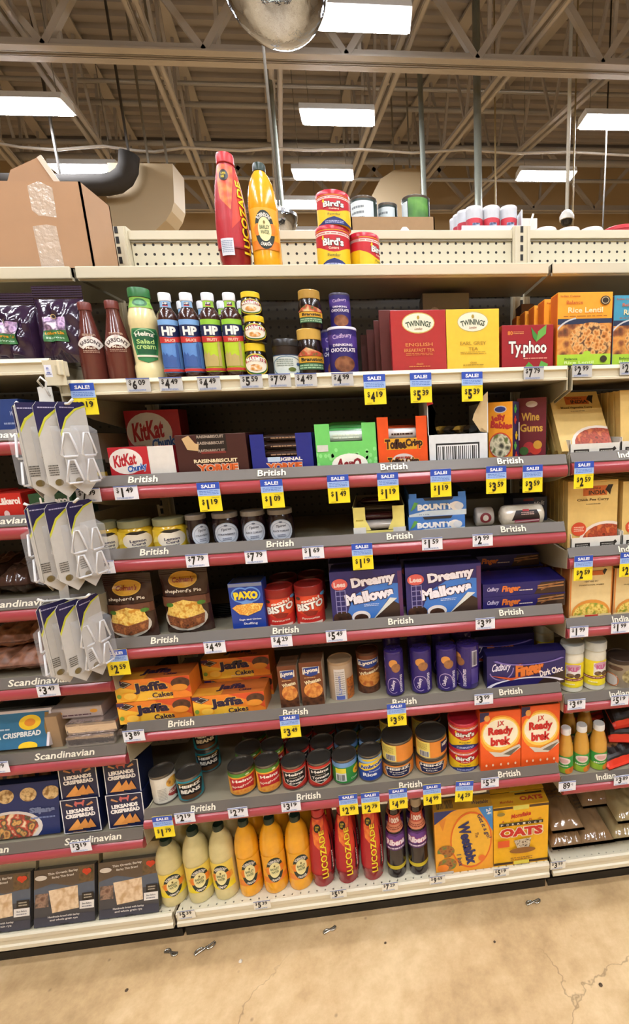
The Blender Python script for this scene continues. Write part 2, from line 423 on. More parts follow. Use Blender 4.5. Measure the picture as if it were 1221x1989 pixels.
b = MB(); b.tube([at(x, y, Y=4.85) for x, y in ((-60, 358), (60, 359), (150, 360), (205, 359), (226, 355), (241, 344), (249, 328), (251, 300))], .1, M('#2b2620', rough=.85), 14); e = at(120, 357, Y=4.85); b.box(e.x-.01, e.x+.01, e.y-.01, e.y+.01, e.z, RZ-.005, '#3a342c'); e = at(251, 305, Y=4.85); b.box(e.x-.01, e.x+.01, e.y-.01, e.y+.01, e.z, RZ-.005, '#3a342c'); tag(b.build('round_duct'), 'dark round duct bending upward below the lamp by the carton', 'duct')
def pole(px, py, Y, r, label, col='#a4aa9e', top=None):
    p = at(px, py, Y=Y); b = MB(); b.tube([(p.x, p.y, FZ), (p.x, p.y, top or RZ-.01)], r, M(col, rough=.3, metal=.6), 12); return tag(b.build('support_pole'), label, 'pole')
pole(541, 330, 4.6, .022, 'thin shiny steel pole rising behind the orange drink bottle')
pole(928, 330, 4.5, .042, 'thick shiny steel pole behind the shrink-wrapped tins')
pole(823, 370, 4.6, .028, 'short steel pole visible behind the green tin', top=5.3)
p = at(1100, 428, Y=4.4)
t = thing('security_camera', 'small white dome security camera on a long hanging rod', 'camera', p)
b = MB(); b.tube([(0, 0, .04), (0, 0, RZ-p.z-.01)], .02, '#cfcfc6'); b.build('hanging_rod', t)
b = MB(); b.lathe([(.03, .1), (.055, .08), (.08, .04), (.08, 0)], '#e4e2da'); ho = b.build('housing', t)
b = MB(); b.lathe([(.065, -.001), (.06, -.028), (.042, -.052), (.001, -.064)], M('#23201d', rough=.1)); b.build('dome', ho)
for px, py, Y, l in ((1172, 400, 4.7, 'dark hanging wire between security camera and picture edge'), (1112, 400, 4.45, 'pale wire hanging close beside the security camera rod'), (962, 400, 4.8, 'thin wire hanging behind the shrink-wrapped tins')):
    p = at(px, py, Y=Y); b = MB(); b.tube([(p.x, p.y, FZ), (p.x, p.y, RZ-.01)], .009, '#40392f' if px > 1150 else '#a08a60'); tag(b.build('hanging_wire'), l, 'wire')
def dome_mirror(px, py, rp, Y, label):
    p = at(px, py, Y=Y); r = rp*(p-CAM).dot(CF)/F_PX
    t = thing('dome_mirror', label, 'mirror', p)
    b = MB(); b.lathe([(r*math.sin(a*PI/36), -r*math.cos(a*PI/36)) for a in range(0, 19)], M('#c6d2ea', rough=.05, metal=1, var=0, bump=.7, bscale=30), 48, cap=False); mo = b.build('mirror_bowl', t)
    b = MB(); b.lathe([(r*.98, .0), (r*1.04, .0), (r*1.04, .02), (r*.98, .02)], M('#b9bcc0', rough=.2, metal=.8), 48); b.build('rim', mo)
    b = MB(); b.lathe([(r*.9, .02), (.05, .06)], '#8a8378', 32); b.build('top_cover', t)
    b = MB(); b.tube([(0, 0, .05), (0, 0, RZ-p.z-.01)], .01, '#77736a'); b.build('hanging_rod', t)
dome_mirror(530, -48, 104, 1.3, 'large mirrored dome hanging beside the nearest lamp, cut by the top edge')
dome_mirror(543, 424, 33, 2.6, 'small mirrored dome peeking out behind the orange drink bottle')
# ================================================================== the shelving
cream = M('#d3cbb0', rough=.4, var=.02, bscale=8)
def pegmat(name, c, hole):
    m = bpy.data.materials.new(name); m.use_nodes = True; nt = m.node_tree; b = nt.nodes['Principled BSDF']; L = nt.links.new
    tc = nt.nodes.new('ShaderNodeTexCoord'); sp = nt.nodes.new('ShaderNodeSeparateXYZ'); L(tc.outputs['Object'], sp.inputs[0])
    fr = []
    for k in (0, 2):
        d = nt.nodes.new('ShaderNodeMath'); d.operation = 'DIVIDE'; d.inputs[1].default_value = .0262; L(sp.outputs[k], d.inputs[0])
        f = nt.nodes.new('ShaderNodeMath'); f.operation = 'FRACT'; L(d.outputs[0], f.inputs[0])
        s = nt.nodes.new('ShaderNodeMath'); s.operation = 'SUBTRACT'; s.inputs[1].default_value = .5; L(f.outputs[0], s.inputs[0])
        q = nt.nodes.new('ShaderNodeMath'); q.operation = 'MULTIPLY'; L(s.outputs[0], q.inputs[0]); L(s.outputs[0], q.inputs[1]); fr.append(q)
    a = nt.nodes.new('ShaderNodeMath'); L(fr[0].outputs[0], a.inputs[0]); L(fr[1].outputs[0], a.inputs[1])
    lt = nt.nodes.new('ShaderNodeMath'); lt.operation = 'LESS_THAN'; lt.inputs[1].default_value = .022; L(a.outputs[0], lt.inputs[0])
    mx = nt.nodes.new('ShaderNodeMix'); mx.data_type = 'RGBA'; mx.inputs[6].default_value = lin(c); mx.inputs[7].default_value = lin(hole)
    L(lt.outputs[0], mx.inputs[0]); L(mx.outputs[2], b.inputs['Base Color']); b.inputs['Roughness'].default_value = .45
    return m
peg_cream = pegmat('pegboard_cream', '#d5d0b4', '#1c1a16'); peg_shaded = pegmat('pegboard_shaded', '#3d382f', '#0d0c0b')  # back panel colour carries the shade inside the shelves, not a second paint
board = M('#8d8570', rough=.45, var=.03, bscale=8)  # cream toned down; shade under and inside the shelves is in this colour
S = 1.219; BK = .43
def bay(x0, label, first=False):
    t = thing('shelving_frame', label, 'shelving', (x0, 0, 0))
    b = MB(); b.box(.03, S-.03, BK, BK+.012, .2, 2.06, peg_shaded); b.build('back_panel', t)
    b = MB(); b.box(.03, S-.03, BK-.012, BK+.004, 2.062, 2.225, peg_cream); b.build('top_panel', t)
    b = MB(); b.box(.028, S-.028, BK-.02, BK+.02, 2.225, 2.25, cream, .002); b.box(.028, S-.028, BK-.016, BK-.011, 2.219, 2.226, '#8f8a76'); b.build('top_cap', t)
    b = MB(); b.box(.005, S-.005, .1, .115, FZ, .145, M('#4a443b', rough=.5)); b.box(.005, S-.005, .085, .1, FZ, FZ+.03, '#15130f'); tag(b.build('kick_plate', None, (x0, 0, 0)), label.replace('shelving frame of', 'dark recessed kick plate under'), 'kick plate')
    b = MB(); b.box(.03, S-.03, BK+.02, BK+.3, 2.035, 2.055, cream); tag(b.build('shelf', None, (x0, 0, 0)), label.replace('shelving frame of', 'top shelf on the pegboard far side, behind'), 'shelf')
    for ux in ((0, S) if first else (S,)):
        b = MB(); b.box(ux-.028, ux+.028, BK-.028, BK+.03, FZ, 2.258, cream)
        for s in (-1, 1): b.box(ux+s*.02-.003, ux+s*.02+.003, BK-.034, BK-.028, .2, 2.255, cream)
        z = .25
        while z < 2.25:
            b.box(ux-.0045, ux+.0045, BK-.0292, BK-.028, z-.009, z+.009, '#0c0b0a'); z += .027
        b.build('upright', t)
    return t
bay(-S, 'shelving frame of the bay with the Scandinavian header strips', True)
bay(0, 'shelving frame of the middle bay with the British header strips')
bay(S, 'shelving frame of the bay with the Indian header strips')
gray = M('#625b53', rough=.45, var=.03, bscale=9); red = M('#9a3f44', rough=.22, var=.02, bscale=9); lettercol = M('#e2dcc6', rough=.5)
def shelf(x0, zt, style, label, word=None, xs=(), wd=.068):
    n = 'shelf'; x1 = x0+S-.006; x0 = x0+.006; Lx = x1-x0
    t = thing(n, label, 'shelf', (x0, 0, zt))
    if style == 'rail':
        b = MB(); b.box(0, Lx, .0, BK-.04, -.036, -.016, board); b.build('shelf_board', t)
        b = MB(); b.prism([(-.003, 0), (.0, -.004), (.0, -.028), (-.016, -.027), (-.017, -.024)], 0, Lx, gray)
        if word:
            f = plane_face(b, (0, -.017, -.024), (1, 0, 0), (0, .014, .024), Lx, .0278, eps=.0012, clipbox=True)
            for x in xs: f.T(word, (x-x0)/Lx, .5, wd/Lx, .62, lettercol, bold=.02)
        hd = b.build('header_strip', t)
        b = MB(); pr = [(-.014, -.027), (-.020, -.031), (-.0235, -.038), (-.0235, -.046), (-.020, -.053), (-.013, -.0585), (0, -.0585), (0, -.027)]
        vs = [(x, y, z) for x in (0, Lx) for y, z in pr]; k = len(pr); b.add(vs, [(i, k+i, k+i+1, i+1) for i in range(k-1)], red, True); b.add(vs, [list(range(k)), list(range(k, 2*k))[::-1]], red); b.build('price_rail', t)
    elif style == 'tan':
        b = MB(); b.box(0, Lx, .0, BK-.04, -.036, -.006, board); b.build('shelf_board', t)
        b = MB(); b.prism([(-.002, 0), (.004, 0), (.004, -.035), (-.006, -.035), (-.006, -.03), (-.001, -.028), (-.001, -.013), (-.006, -.009)], 0, Lx, cream); b.build('price_channel', t)
    elif style == 'base':
        b = MB(); b.box(0, Lx, .052, BK-.04, -.02, -.006, cream)
        f = plane_face(b, (0, .052, -.006), (1, 0, 0), (0, 1, 0), Lx, .34, clipbox=False)
        k = int(Lx/.026)
        for j in range(3): f.polys([[((i+.5+.1*math.cos(a))/k, (.012+.03*j+.0028*math.sin(a))/.34) for a in [q*PI/3 for q in range(6)]] for i in range(k)], '#1a1712', keep=True)
        b.build('deck_board', t)
        b = MB(); b.prism([(.05, 0), (.056, 0), (.056, -.053), (.044, -.053), (.042, -.05), (.042, -.038), (.047, -.034), (.047, -.02), (.044, -.016), (.044, -.004)], 0, Lx, cream); b.build('front_lip', t)
    elif style == 'top':
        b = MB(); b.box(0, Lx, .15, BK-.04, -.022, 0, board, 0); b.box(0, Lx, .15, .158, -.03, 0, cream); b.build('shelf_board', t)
        b = MB(); b.box(0, Lx, .142, .15, -.027, .001, cream, .0025); b.build('front_lip', t)
    if style in ('rail', 'tan'):
        for x in (-.001, Lx-.002):
            b = MB(); b.prism([(-.006, -.004), (-.004, -.06), (.1, -.085), (.385, -.13), (.385, -.02), (.02, -.012)], x, x+.003, M('#b0a88e', rough=.4)); b.build('bracket', t)
    return t
ZT = {'T': 2.07, 'H': 1.787, '1': 1.565, '2': 1.384, '3': 1.147, '4': .902, '5': .627, 'B': .194,
      'L0': 1.836, 'L1': 1.682, 'L2': 1.482, 'L3': 1.274, 'L4': 1.061, 'L5': .842, 'L6': .566, 'LB': .193,
      'R0': 1.786, 'R1': 1.568, 'R2': 1.308, 'R3': 1.10, 'R4': .86, 'R5': .577, 'RB': .195}
SURF = {k: v-(0 if k == 'T' else .006 if k in ('H', 'B', 'L0', 'LB', 'R0', 'RB') else .016) for k, v in ZT.items()}
for x0, nm in ((-S, 'carrying the cardboard carton'), (0, 'carrying the red and orange drink bottles'), (S, 'over the orange rice cartons')):
    shelf(x0, ZT['T'], 'top', 'cream top shelf '+nm)
shelf(0, ZT['H'], 'tan', 'cream shelf with a plain price channel, carrying sauces and tea')
def lx(y, pxs): return [at(x, yy, Y=-.012).x for x, yy in pxs]
for k, pxs, w in (('1', ((278, 934), (528, 922), (765, 909), (990, 898)), 'chocolate bar cartons'), ('2', ((300, 1076), (544, 1057), (776, 1042), (996, 1027)), 'jam and lemon curd jars'), ('3', ((320, 1247), (555, 1226), (778, 1208), (992, 1189)), 'pie mix pouches and blue biscuit boxes'),
                  ('4', ((351, 1401), (573, 1379), (785, 1359), (991, 1337)), 'orange cake boxes and purple biscuit rolls'), ('5', ((394, 1569), (599, 1545), (797, 1523), (988, 1499)), 'tins and orange cereal boxes')):
    shelf(0, ZT[k], 'rail', 'British-lettered shelf with red price rail, holding '+w, 'British', lx(0, pxs))
shelf(0, ZT['B'], 'base', 'cream bottom deck of the middle bay holding the squash bottles')
shelf(-S, ZT['L0'], 'tan', 'cream shelf holding the purple coffee pouches')
for k, pxs, w in (('L1', ((-8, 848), (-260, 868)), 'navy cracker cartons'), ('L2', ((-14, 1014), (-240, 1034)), 'red and green pastille cartons'), ('L3', ((42, 1177), (-190, 1198)), 'dark bread packets'), ('L4', ((78, 1329), (-160, 1354)), 'brown bagged biscuits'), ('L5', ((124, 1459), (-110, 1484)), 'foil-wrapped crispbread'), ('L6', ((180, 1627), (-40, 1654)), 'navy crispbread cartons')):
    shelf(-S, ZT[k], 'rail', 'Scandinavian-lettered shelf with red price rail, holding '+w, 'Scandinavian', lx(0, pxs), .15)
shelf(-S, ZT['LB'], 'base', 'cream bottom deck holding the flat thin bread packs')
shelf(S, ZT['R0'], 'tan', 'cream shelf holding the orange rice cartons')
for k, pxs, w in (('R1', ((1222, 884),), 'leaning curry cartons in white trays'), ('R2', ((1222, 1067),), 'upright curry cartons in white trays'), ('R3', ((1209, 1201),), 'cream boxes with pizza-like picture'), ('R4', ((1203, 1344),), 'white jars with yellow labels'), ('R5', ((1177, 1504),), 'small mango drink bottles')):
    shelf(S, ZT[k], 'rail', 'Indian-lettered shelf with red price rail, holding '+w, 'Indian', lx(0, pxs), .062)
shelf(S, ZT['RB'], 'base', 'cream bottom deck holding the bags of brown grain')
# ================================================================== builders for the goods
BLK, WHT, NAVY = '#171513', '#ece9e0', '#1d2a6b'
def span(x0, x1, yt, zb, Y):                     # left X, right X, top z of an upright thing seen between these pixels at depth Y
    xm = (x0+x1)/2; yb = pix((at(xm, yt, Y=Y).x, Y, zb))[1]; ym = (yt+yb)/2
    a = at(x0, ym, Y=Y).x; b_ = at(x1, ym, Y=Y).x; z = at(xm, yt, Y=Y).z
    return a, b_, z
def carton(name, label, cat, x0, x1, yt, lev, d, dep, col, art=None, top=None, side=None, sidecol=None, topcol=None, zb=None, group=None, rz=0, h=None, w=None, rough=.38, parent=None, coat=0):
    z0 = SURF[lev] if zb is None else zb
    a, b_, zt = span(x0, x1, yt, z0, d)
    W = (b_-a) if w is None else w; H = (zt-z0) if h is None else h
    b = MB(); c = M(col, rough=rough, coat=coat) if isinstance(col, str) and not col.startswith('@') else M(col)
    b.box(-W/2, W/2, 0, dep, 0, H, c, .0012)
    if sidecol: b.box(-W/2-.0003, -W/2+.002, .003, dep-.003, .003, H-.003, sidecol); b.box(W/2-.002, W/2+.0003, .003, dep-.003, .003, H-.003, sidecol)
    if topcol: b.box(-W/2+.003, W/2-.003, .003, dep-.003, H-.002, H+.0003, topcol)
    if art: art(plane_face(b, (-W/2+.0005, 0, .0005), (1, 0, 0), (0, 0, 1), W-.001, H-.001))
    if top: top(plane_face(b, (-W/2, 0, H+.0003), (1, 0, 0), (0, 1, 0), W, dep))
    if side:
        if (a+b_)/2 < CAM.x: side(plane_face(b, (W/2+.0003, 0, 0), (0, 1, 0), (0, 0, 1), dep, H))
        else: side(plane_face(b, (-W/2-.0003, dep, 0), (0, -1, 0), (0, 0, 1), dep, H))
    o = b.build(name, parent, ((a+b_)/2, d, z0), rz)
    tag(o, label, cat, group); o['_h'] = H; del_h = o['_h']; del o['_h']
    return o, z0+H
def cylpos(x0, x1, yt, lev, d, zb=None):
    z0 = SURF[lev] if zb is None else zb; Yc = d+.035; R = .035; zt = z0+.1
    for _ in range(4):
        a, b_, zt = span(x0, x1, yt, z0, Yc); R = (b_-a)/2*.985; Yc = d+R
    return (a+b_)/2, Yc, z0, R, zt-z0
TIN = lambda: M('#86817a', rough=.3, metal=.85, var=.03)
def face_yaw(p): return math.degrees(math.atan2(CAM.x-p[0], p[1]-CAM.y))*.85   # packs are turned to the aisle where the photographer stands
def tin(name, label, cat, pos, cols, art, lid=None, yaw=0, group=None, rim=True):
    x, y, z, R, H = pos; yaw += face_yaw(pos)
    t = thing(name, label, cat, (x, y, z), group)
    b = MB(); b.lathe([(R*.96, .001), (R, .002), (R, .004), (R*.985, .006), (R*.985, H-.006), (R, H-.004), (R, H), (R*.95, H), (R*.94, H-.004), (.001, H-.004)], TIN()); bo = b.build('can_body', t)
    b = MB(); r = R*.988; b.lathe([(r, .007), (r, H-.008)], M(cols[0], rough=.35), cap=False)
    for v0, v1, c in cols[1:]: b.lathe([(r+.0002, .007+(H-.015)*v0), (r+.0002, .007+(H-.015)*v1)], M(c, rough=.35), cap=False)
    if art: art(cyl_face(b, r+.0002, .007, H-.008, 80, yaw))
    b.build('paper_label', bo)
    return t
def tub(name, label, cat, pos, col, bands, art, lidcol, lidh=.012, yaw=0, group=None):   # card drum or jar with a lid
    x, y, z, R, H = pos; yaw += face_yaw(pos)
    t = thing(name, label, cat, (x, y, z), group)
    b = MB(); r = R*.97; b.lathe([(r*.98, 0), (r, .002), (r, H-lidh)], M(col, rough=.35))
    for v0, v1, c in bands: b.lathe([(r+.0002, (H-lidh)*v0), (r+.0002, (H-lidh)*v1)], c, cap=False)
    if art: art(cyl_face(b, r+.0003, 0, H-lidh, 80, yaw))
    b.build('drum', t)
    b = MB(); b.lathe([(R, H-lidh), (R, H-.002), (R*.97, H), (R*.9, H), (R*.88, H-.003), (.001, H-.003)], M(lidcol, rough=.3)); b.build('lid', t)
    return t
def bottle(name, label, cat, pos, prof, col, capprof, capcol, art=None, artz=(.1, .6), half=80, labels=(), glass=None, yaw=0, group=None, neck=None, neckart=None, capart=None):
    x, y, z, R, H = pos; yaw += face_yaw(pos)     # prof: (radius/R, z/H) pairs; capprof the same
    t = thing(name, label, cat, (x, y, z), group)
    P = [(r*R, h*H) for r, h in prof]; rf = prof_r(P)
    b = MB(); b.lathe(P, glass or M(col, rough=.2, coat=.5)); bo = b.build('bottle_body', t)
    if labels or art or neck or neckart:
        b = MB()
        for v0, v1, c in labels:
            n = 10; b.lathe([(rf(H*(v0+(v1-v0)*i/n))+.0005, H*(v0+(v1-v0)*i/n)) for i in range(n+1)], M(c, rough=.35), cap=False)
        if art: art(cyl_face(b, lambda q: rf(q)+.0007, artz[0]*H, artz[1]*H, half, yaw))
        if neckart: neckart(cyl_face(b, lambda q: rf(q)+.0007, neck[0]*H, neck[1]*H, half, yaw))
        b.build('label', bo)
    b = MB(); C = [(r*R, h*H) for r, h in capprof]; b.lathe(C, M(capcol, rough=.35))
    rc = C[0][0]; n = 22
    if rc > .008:
        for k in range(n):
            a = 2*PI*k/n; z0_, z1_ = C[0][1]+.001, C[0][1]+(C[-1][1]-C[0][1])*.75
            b.tube([((rc+.0002)*math.sin(a), -(rc+.0002)*math.cos(a), z0_), ((rc+.0002)*math.sin(a), -(rc+.0002)*math.cos(a), z1_)], .0006, M(capcol, rough=.35), 4)
    b.build('cap', t)
    return t
def pouch(name, label, cat, x0, x1, yt, lev, d, th, col, art=None, seal=.03, zb=None, rough=.25, wr=.004, parts=(), lean=0, crimp='top', h=None, w=None, group=None, seed=1, flat=False, rz=0, pos=None, sealcol=None, coat=.3):
    z0 = SURF[lev] if zb is None else zb
    if pos is None:
        a, b_, zt = span(x0, x1, yt, z0, d); W = b_-a if w is None else w; H = zt-z0 if h is None else h; X = (a+b_)/2
    else: X, d, z0 = pos; W = w; H = h
    rnd = random.Random(seed); ph = [rnd.uniform(0, 6) for _ in range(6)]; rb = .0 if crimp == 'top' else seal
    def bulge(u, v):
        hv = max(0, min(1, (v*H-rb)/max(1e-6, H-seal-rb))); s = max(0, math.sin(PI*min(1, max(0, u))))**.45 if crimp == 'top' else max(0, 1-abs(2*min(1, max(0, u))-1)**4)**.5
        tv = (1-hv**3.5)**.6 if crimp == 'top' else max(0, 1-abs(2*hv-1)**5)**.5
        if crimp == 'top': tv *= min(1, .75+hv*2)
        n = math.sin(7*u*PI+ph[0]+3*v)*math.sin(5*v*PI+ph[1])+.7*math.sin(13*u+ph[2]+9*v)*math.sin(17*v+ph[3]-4*u)
        return th/2*s*tv+wr*n*min(1, 4*u*(1-u))*min(1, tv*1.5)
    def fn(u, v, e):
        return Vector(((u-.5)*W*(1-.03*math.sin(PI*min(1, v))), th/2-bulge(u, v)-e, v*H))
    nu, nv = 18, 24; b = MB(); mat = M(col, rough=rough, coat=coat) if isinstance(col, str) and col[0] != '@' else M(col)
    for side in (0, 1):
        vs = []
        for j in range(nv+1):
            for i in range(nu+1):
                p = fn(i/nu, j/nv, 0)
                if side: p.y = th-p.y
                vs.append(p)
        fs = [(j*(nu+1)+i, j*(nu+1)+i+1, (j+1)*(nu+1)+i+1, (j+1)*(nu+1)+i) for j in range(nv) for i in range(nu)]
        b.add(vs, fs if not side else [f[::-1] for f in fs], mat, True)
    b.add([fn(i/nu, 0, 0) for i in range(nu+1)]+[Vector((fn(i/nu, 0, 0).x, th-fn(i/nu, 0, 0).y, 0)) for i in range(nu+1)], [(i+1, i, nu+1+i, nu+2+i) for i in range(nu)], mat)
    f = Face(b, fn, W, H, du=1/nu, dv=1/nv, eps=.0005)
    sc = sealcol or col
    for k in range(5): f.R(0, 1-seal/H*(.15+.17*k), 1, 1-seal/H*(.08+.17*k), M(sc, rough=.5))
    if art: art(f)
    o = b.build(name, None, (X, d, z0), rz)
    if lean: o.rotation_euler.x = -lean
    return tag(o, label, cat, group)
# ------------------------------------------------------------------ price tags
def price(f, s, cx=.45, cy=.5, big=.62, col=BLK):
    if s.endswith('c'):
        f.T(s[:-1], cx, cy, .42, big, col, bold=.03); f.T('c', cx+.33, cy+.1, .1, big*.3, col); return
    dl, ct = s.split('.')
    f.T('$', cx-.3, cy+.1, .12, big*.6, col, bold=.02); f.T(dl, cx-.11, cy-.04, .08 if dl == '1' else .19, big, col, bold=.04); f.T(ct, cx+.2, cy+.12, .3, big*.58, col, bold=.025)
NT = 0
def tagw(x, y, s, where, Y=-.0255, kind='white', sz=(.054, .033), look='white price tag'):
    p = at(x, y, Y=Y); w_, h_ = sz; b = MB()
    paper = {'white': '#e6e8ee', 'clear': '#bfc0bd', 'base': '#eae6d4'}[kind]
    b.box(-w_/2, w_/2, -.0006, .0004, -h_/2, h_/2, M(paper, rough=.35))
    f = plane_face(b, (-w_/2, -.0006, -h_/2), (1, 0, 0), (0, 0, 1), w_, h_)
    price(f, s, .46, .56, .68)
    f.lines(.08, .05, .8, .2, 2, '#7f96c4', .5); f.R(0, .93, 1, 1, '#5c6fae')
    tag(b.build('price_tag', None, (p.x, p.y, p.z)), f'{look} reading {"$"+s if not s.endswith("c") else s[:-1]+" cents"} {where}', 'price tag')
def tags(x, yt, s, where, Y=-.0258, h_=.071, bend=0, w_=.053):
    p = at(x, yt, Y=Y); b = MB()
    b.box(-w_/2, w_/2, -.0006, .0004, -h_, 0, M('#f2dc26', rough=.4))
    f = plane_face(b, (-w_/2, -.0006, -h_), (1, 0, 0), (0, 0, 1), w_, h_)
    f.R(0, .76, 1, 1, '#2b4fb4'); f.T('SALE!', .5, .87, .62, .12, '#f2f4ff', bold=.035); f.R(0, .54, 1, .76, '#9dbcec'); f.lines(.08, .58, .92, .73, 3, '#4a6fc0', .4)
    g = plane_face(b, (-w_/2, -.0006, -h_), (1, 0, 0), (0, 0, 1), w_, h_*.54); g.k = 5
    price(g, s, .5, .5, .62); g.lines(.6, .86, .95, .93, 1, '#8a7a20', .5); g.lines(.1, .06, .35, .12, 1, '#8a7a20', .5)
    o = tag(b.build('sale_tag', None, (p.x, p.y, p.z)), f'yellow and blue sale tag reading ${s} {where}', 'sale tag')
    if bend: o.rotation_euler = (0, bend, 0)
# ================================================================== goods: top shelf
def cardboard():
    p0 = at(0, 430, Y=.165); x1 = at(168, 430, Y=.165).x; zt = at(90, 352, Y=.165).z; x0 = x1-.36; z0 = SURF['T']; W = x1-x0; H = zt-z0
    t = thing('cardboard_carton', 'large brown cardboard carton with open flaps and torn clear tape on the top shelf', 'carton', ((x0+x1)/2, .165, z0))
    kb = M('#b08a66', rough=.7, var=.04, bscale=14); b = MB(); th = .004; D = .13
    b.box(-W/2, W/2, 0, th, 0, H, kb); b.box(-W/2, W/2, D-th, D, 0, H, kb); b.box(-W/2, -W/2+th, 0, D, 0, H, kb); b.box(W/2-th, W/2, 0, D, 0, H, kb); b.box(-W/2, W/2, 0, D, 0, th, kb)
    cb = b.build('carton_body', t)
    b = MB(); f = plane_face(b, (-W/2, 0, 0), (1, 0, 0), (0, 0, 1), W, H); tp = M('#c9b7a4', rough=.12, coat=1, bump=.6, bscale=70)
    f.P([(.665, .95), (.665, .68), (.70, .62), (.815, .60), (.82, .93), (.74, 1.0)], tp); f.P([(.655, .02), (.65, .5), (.74, .52), (.8, .5), (.805, .02)], tp)
    b.build('clear_tape', cb)
    b = MB(); o = Vector(((x0+x1)/2, .165, z0)); P = [at(x, y, Y=.22)-o for x, y in ((2, 350), (20, 330), (76, 304), (124, 356))]
    for q in (P[0], P[-1]): q.z = H-.004
    vs = P+[q+Vector((0, .004, 0)) for q in P]; b.add(vs, [(3, 2, 1, 0), (4, 5, 6, 7)]+[(i, (i+1) % 4, 4+(i+1) % 4, 4+i) for i in range(4)], kb)
    b.bar(P[2], P[3], .004, .012, '#dccbb4'); b.build('flap', t)
cardboard()
# ---- bottles
LUC = [(.8, 0), (.9, .01), (.86, .03), (.98, .1), (1, .22), (.98, .4), (.88, .6), (.74, .75), (.58, .86), (.5, .905), (.46, .915), (.46, .93)]
def luc_art(f, badge=.42):
    f.R(0, .1, 1, 1, '#b3202a'); f.P([(.15, 1), (.3, .62), (.52, .5), (.6, .72), (.74, .98)], '@40,#c8302a,#e2612f,#f08a3a'); f.P([(.5, .3), (.58, .62), (.72, .9), (.9, 1), (.84, .5)], '#d8432d')
    f.P([(.72, .1), (.78, .1), (.88, .6), (.82, .78), (.8, .5)], '#241a1c'); f.R(0, .1, 1, .115, '#8c1520')
    f.E(badge, .87, .13, .062, '#1a1612'); f.T('SUPER\nSIZE', badge, .87, .14, .06, '#e4cf3a')
def luc(name, pos, label, word_u, front=True, seed=0):
    def art(f):
        luc_art(f); f.T('LUCOZADE', word_u, .44, .78*f.h/f.w, .24*f.w/f.h if 0 else .17*f.w/f.h, '#f3d42a', rot=90, bold=.03, out='#7a1420', ow=.03)
        if front: f.T('ENERGY', .8, .3, .3*f.h/f.w, .05*f.w/f.h, '#e8e2d8', rot=90)
        else:
            f.R(.24, .02, .5, .2, '#dfe4ec'); f.lines(.26, .05, .48, .18, 7, '#8fa0b8')
    return bottle(name, label, 'bottle', pos, LUC, '#8e2226', [(.5, .915), (.53, .92), (.53, .985), (.49, 1)], '#c63035', art=art, artz=(.1, .9), half=88, group='red energy drink bottles')
luc('drink_bottle', cylpos(417, 480, 302, 'T', .17), 'red plastic drink bottle standing alone on the top shelf beside the orange squash bottle', .78, False)
SQ = [(.86, 0), (.97, .015), (1, .045), (1, .12), (.985, .14), (.985, .56), (1, .58), (1, .62), (.93, .72), (.78, .82), (.56, .89), (.4, .925), (.37, .94)]
def sq_art(lemon):
    def art(f):
        f.R(0, 0, 1, 1, '#efd35a' if lemon else '#efae2e'); f.R(0, 0, 1, .22, '#f0dc2a' if lemon else '#e8862a')
        f.E(.5, .47, .31, .47, '#23302a'); f.E(.5, .47, .28, .42, '#23302a'); f.P([(.1, .5), (.24, .62), (.9, .62), (.94, .42), (.8, .34), (.2, .34)], '#e89a24' if not lemon else '#e6a83a'); f.E(.26, .46, .08, .13, '#e8842a'); f.E(.75, .5, .09, .13, '#e8842a')
        f.E(.5, .48, .2, .29, '#efe6a8'); f.T('ROBINSONS', .5, .80, .46, .1, '#efece0', arc=115, bold=.03); f.T('BARLEY', .5, .53, .29, .09, '#3c5a34'); f.T('WATER', .5, .41, .25, .09, '#3c5a34'); f.E(.5, .64, .03, .04, '#7a6a30')
        f.T('LEMON' if lemon else 'ORANGE', .5, .12, .3, .09, '#efece0', arc=-70, bold=.03)
    return art
def squash(pos, lemon, label, yaw=0):
    return bottle('squash_bottle', label, 'bottle', pos, SQ, '#d6ca90' if lemon else '#eda922', [(.39, .925), (.43, .93), (.43, .985), (.38, 1)], '#1d3328', art=sq_art(lemon), artz=(.18, .56), half=62, yaw=yaw, group='squash bottles')
squash(cylpos(484, 541, 320, 'T', .17), False, 'orange squash bottle with dark green cap, alone on the top shelf')
# ---- custard tins
def birds_art(f):
    pts = [(0, 0), (1, 0)]; n = 14
    f.R(0, .0, 1, 1, '#f2c91e'); f.P([(0, .98), (0, .62), (.2, .55), (.4, .44), (.5, .42), (.6, .44), (.8, .55), (1, .62), (1, .98)], '#c4202c'); f.R(0, .86, 1, .94, '#ecdfd6'); f.lines(.02, .875, .98, .925, 1, '#c77a72', .6)
    f.P([(0, 0), (1, 0), (1, .04), (.82, .08), (.66, .2), (.5, .26), (.34, .2), (.18, .08), (0, .04)], '#1c2b6e'); f.lines(.3, .04, .7, .14, 2, '#b8c0e4', .5)
    f.T("Bird's", .5, .68, .44, .2, '#f2efe6', bold=.04, out='#3a2a1c', ow=.05); f.T('Custard', .5, .52, .2, .06, '#f2e2c8'); f.T('Powder', .5, .34, .26, .07, '#4a5a2a'); f.P([(.26, .76), (.31, .72), (.31, .82), (.29, .86)], '#f2c91e')
def birds(pos, label, yaw=0):
    return tub('custard_tin', label, 'tin', pos, '#f2c91e', [(.0, .03, '#1c2b6e'), (.62, .99, '#c4202c'), (.86, .94, '#ecdfd6')], birds_art, '#c2263a', .011, yaw, 'red lidded custard tins')
pb = cylpos(614, 681, 449, 'T', .168); tb = birds(pb, 'red and yellow custard tin under another one on the top shelf', 2)
pt = cylpos(614, 681, 383, 'T', .168, zb=pb[2]+pb[4]); birds(pt, 'red and yellow custard tin topping the pair on the top shelf', 2)
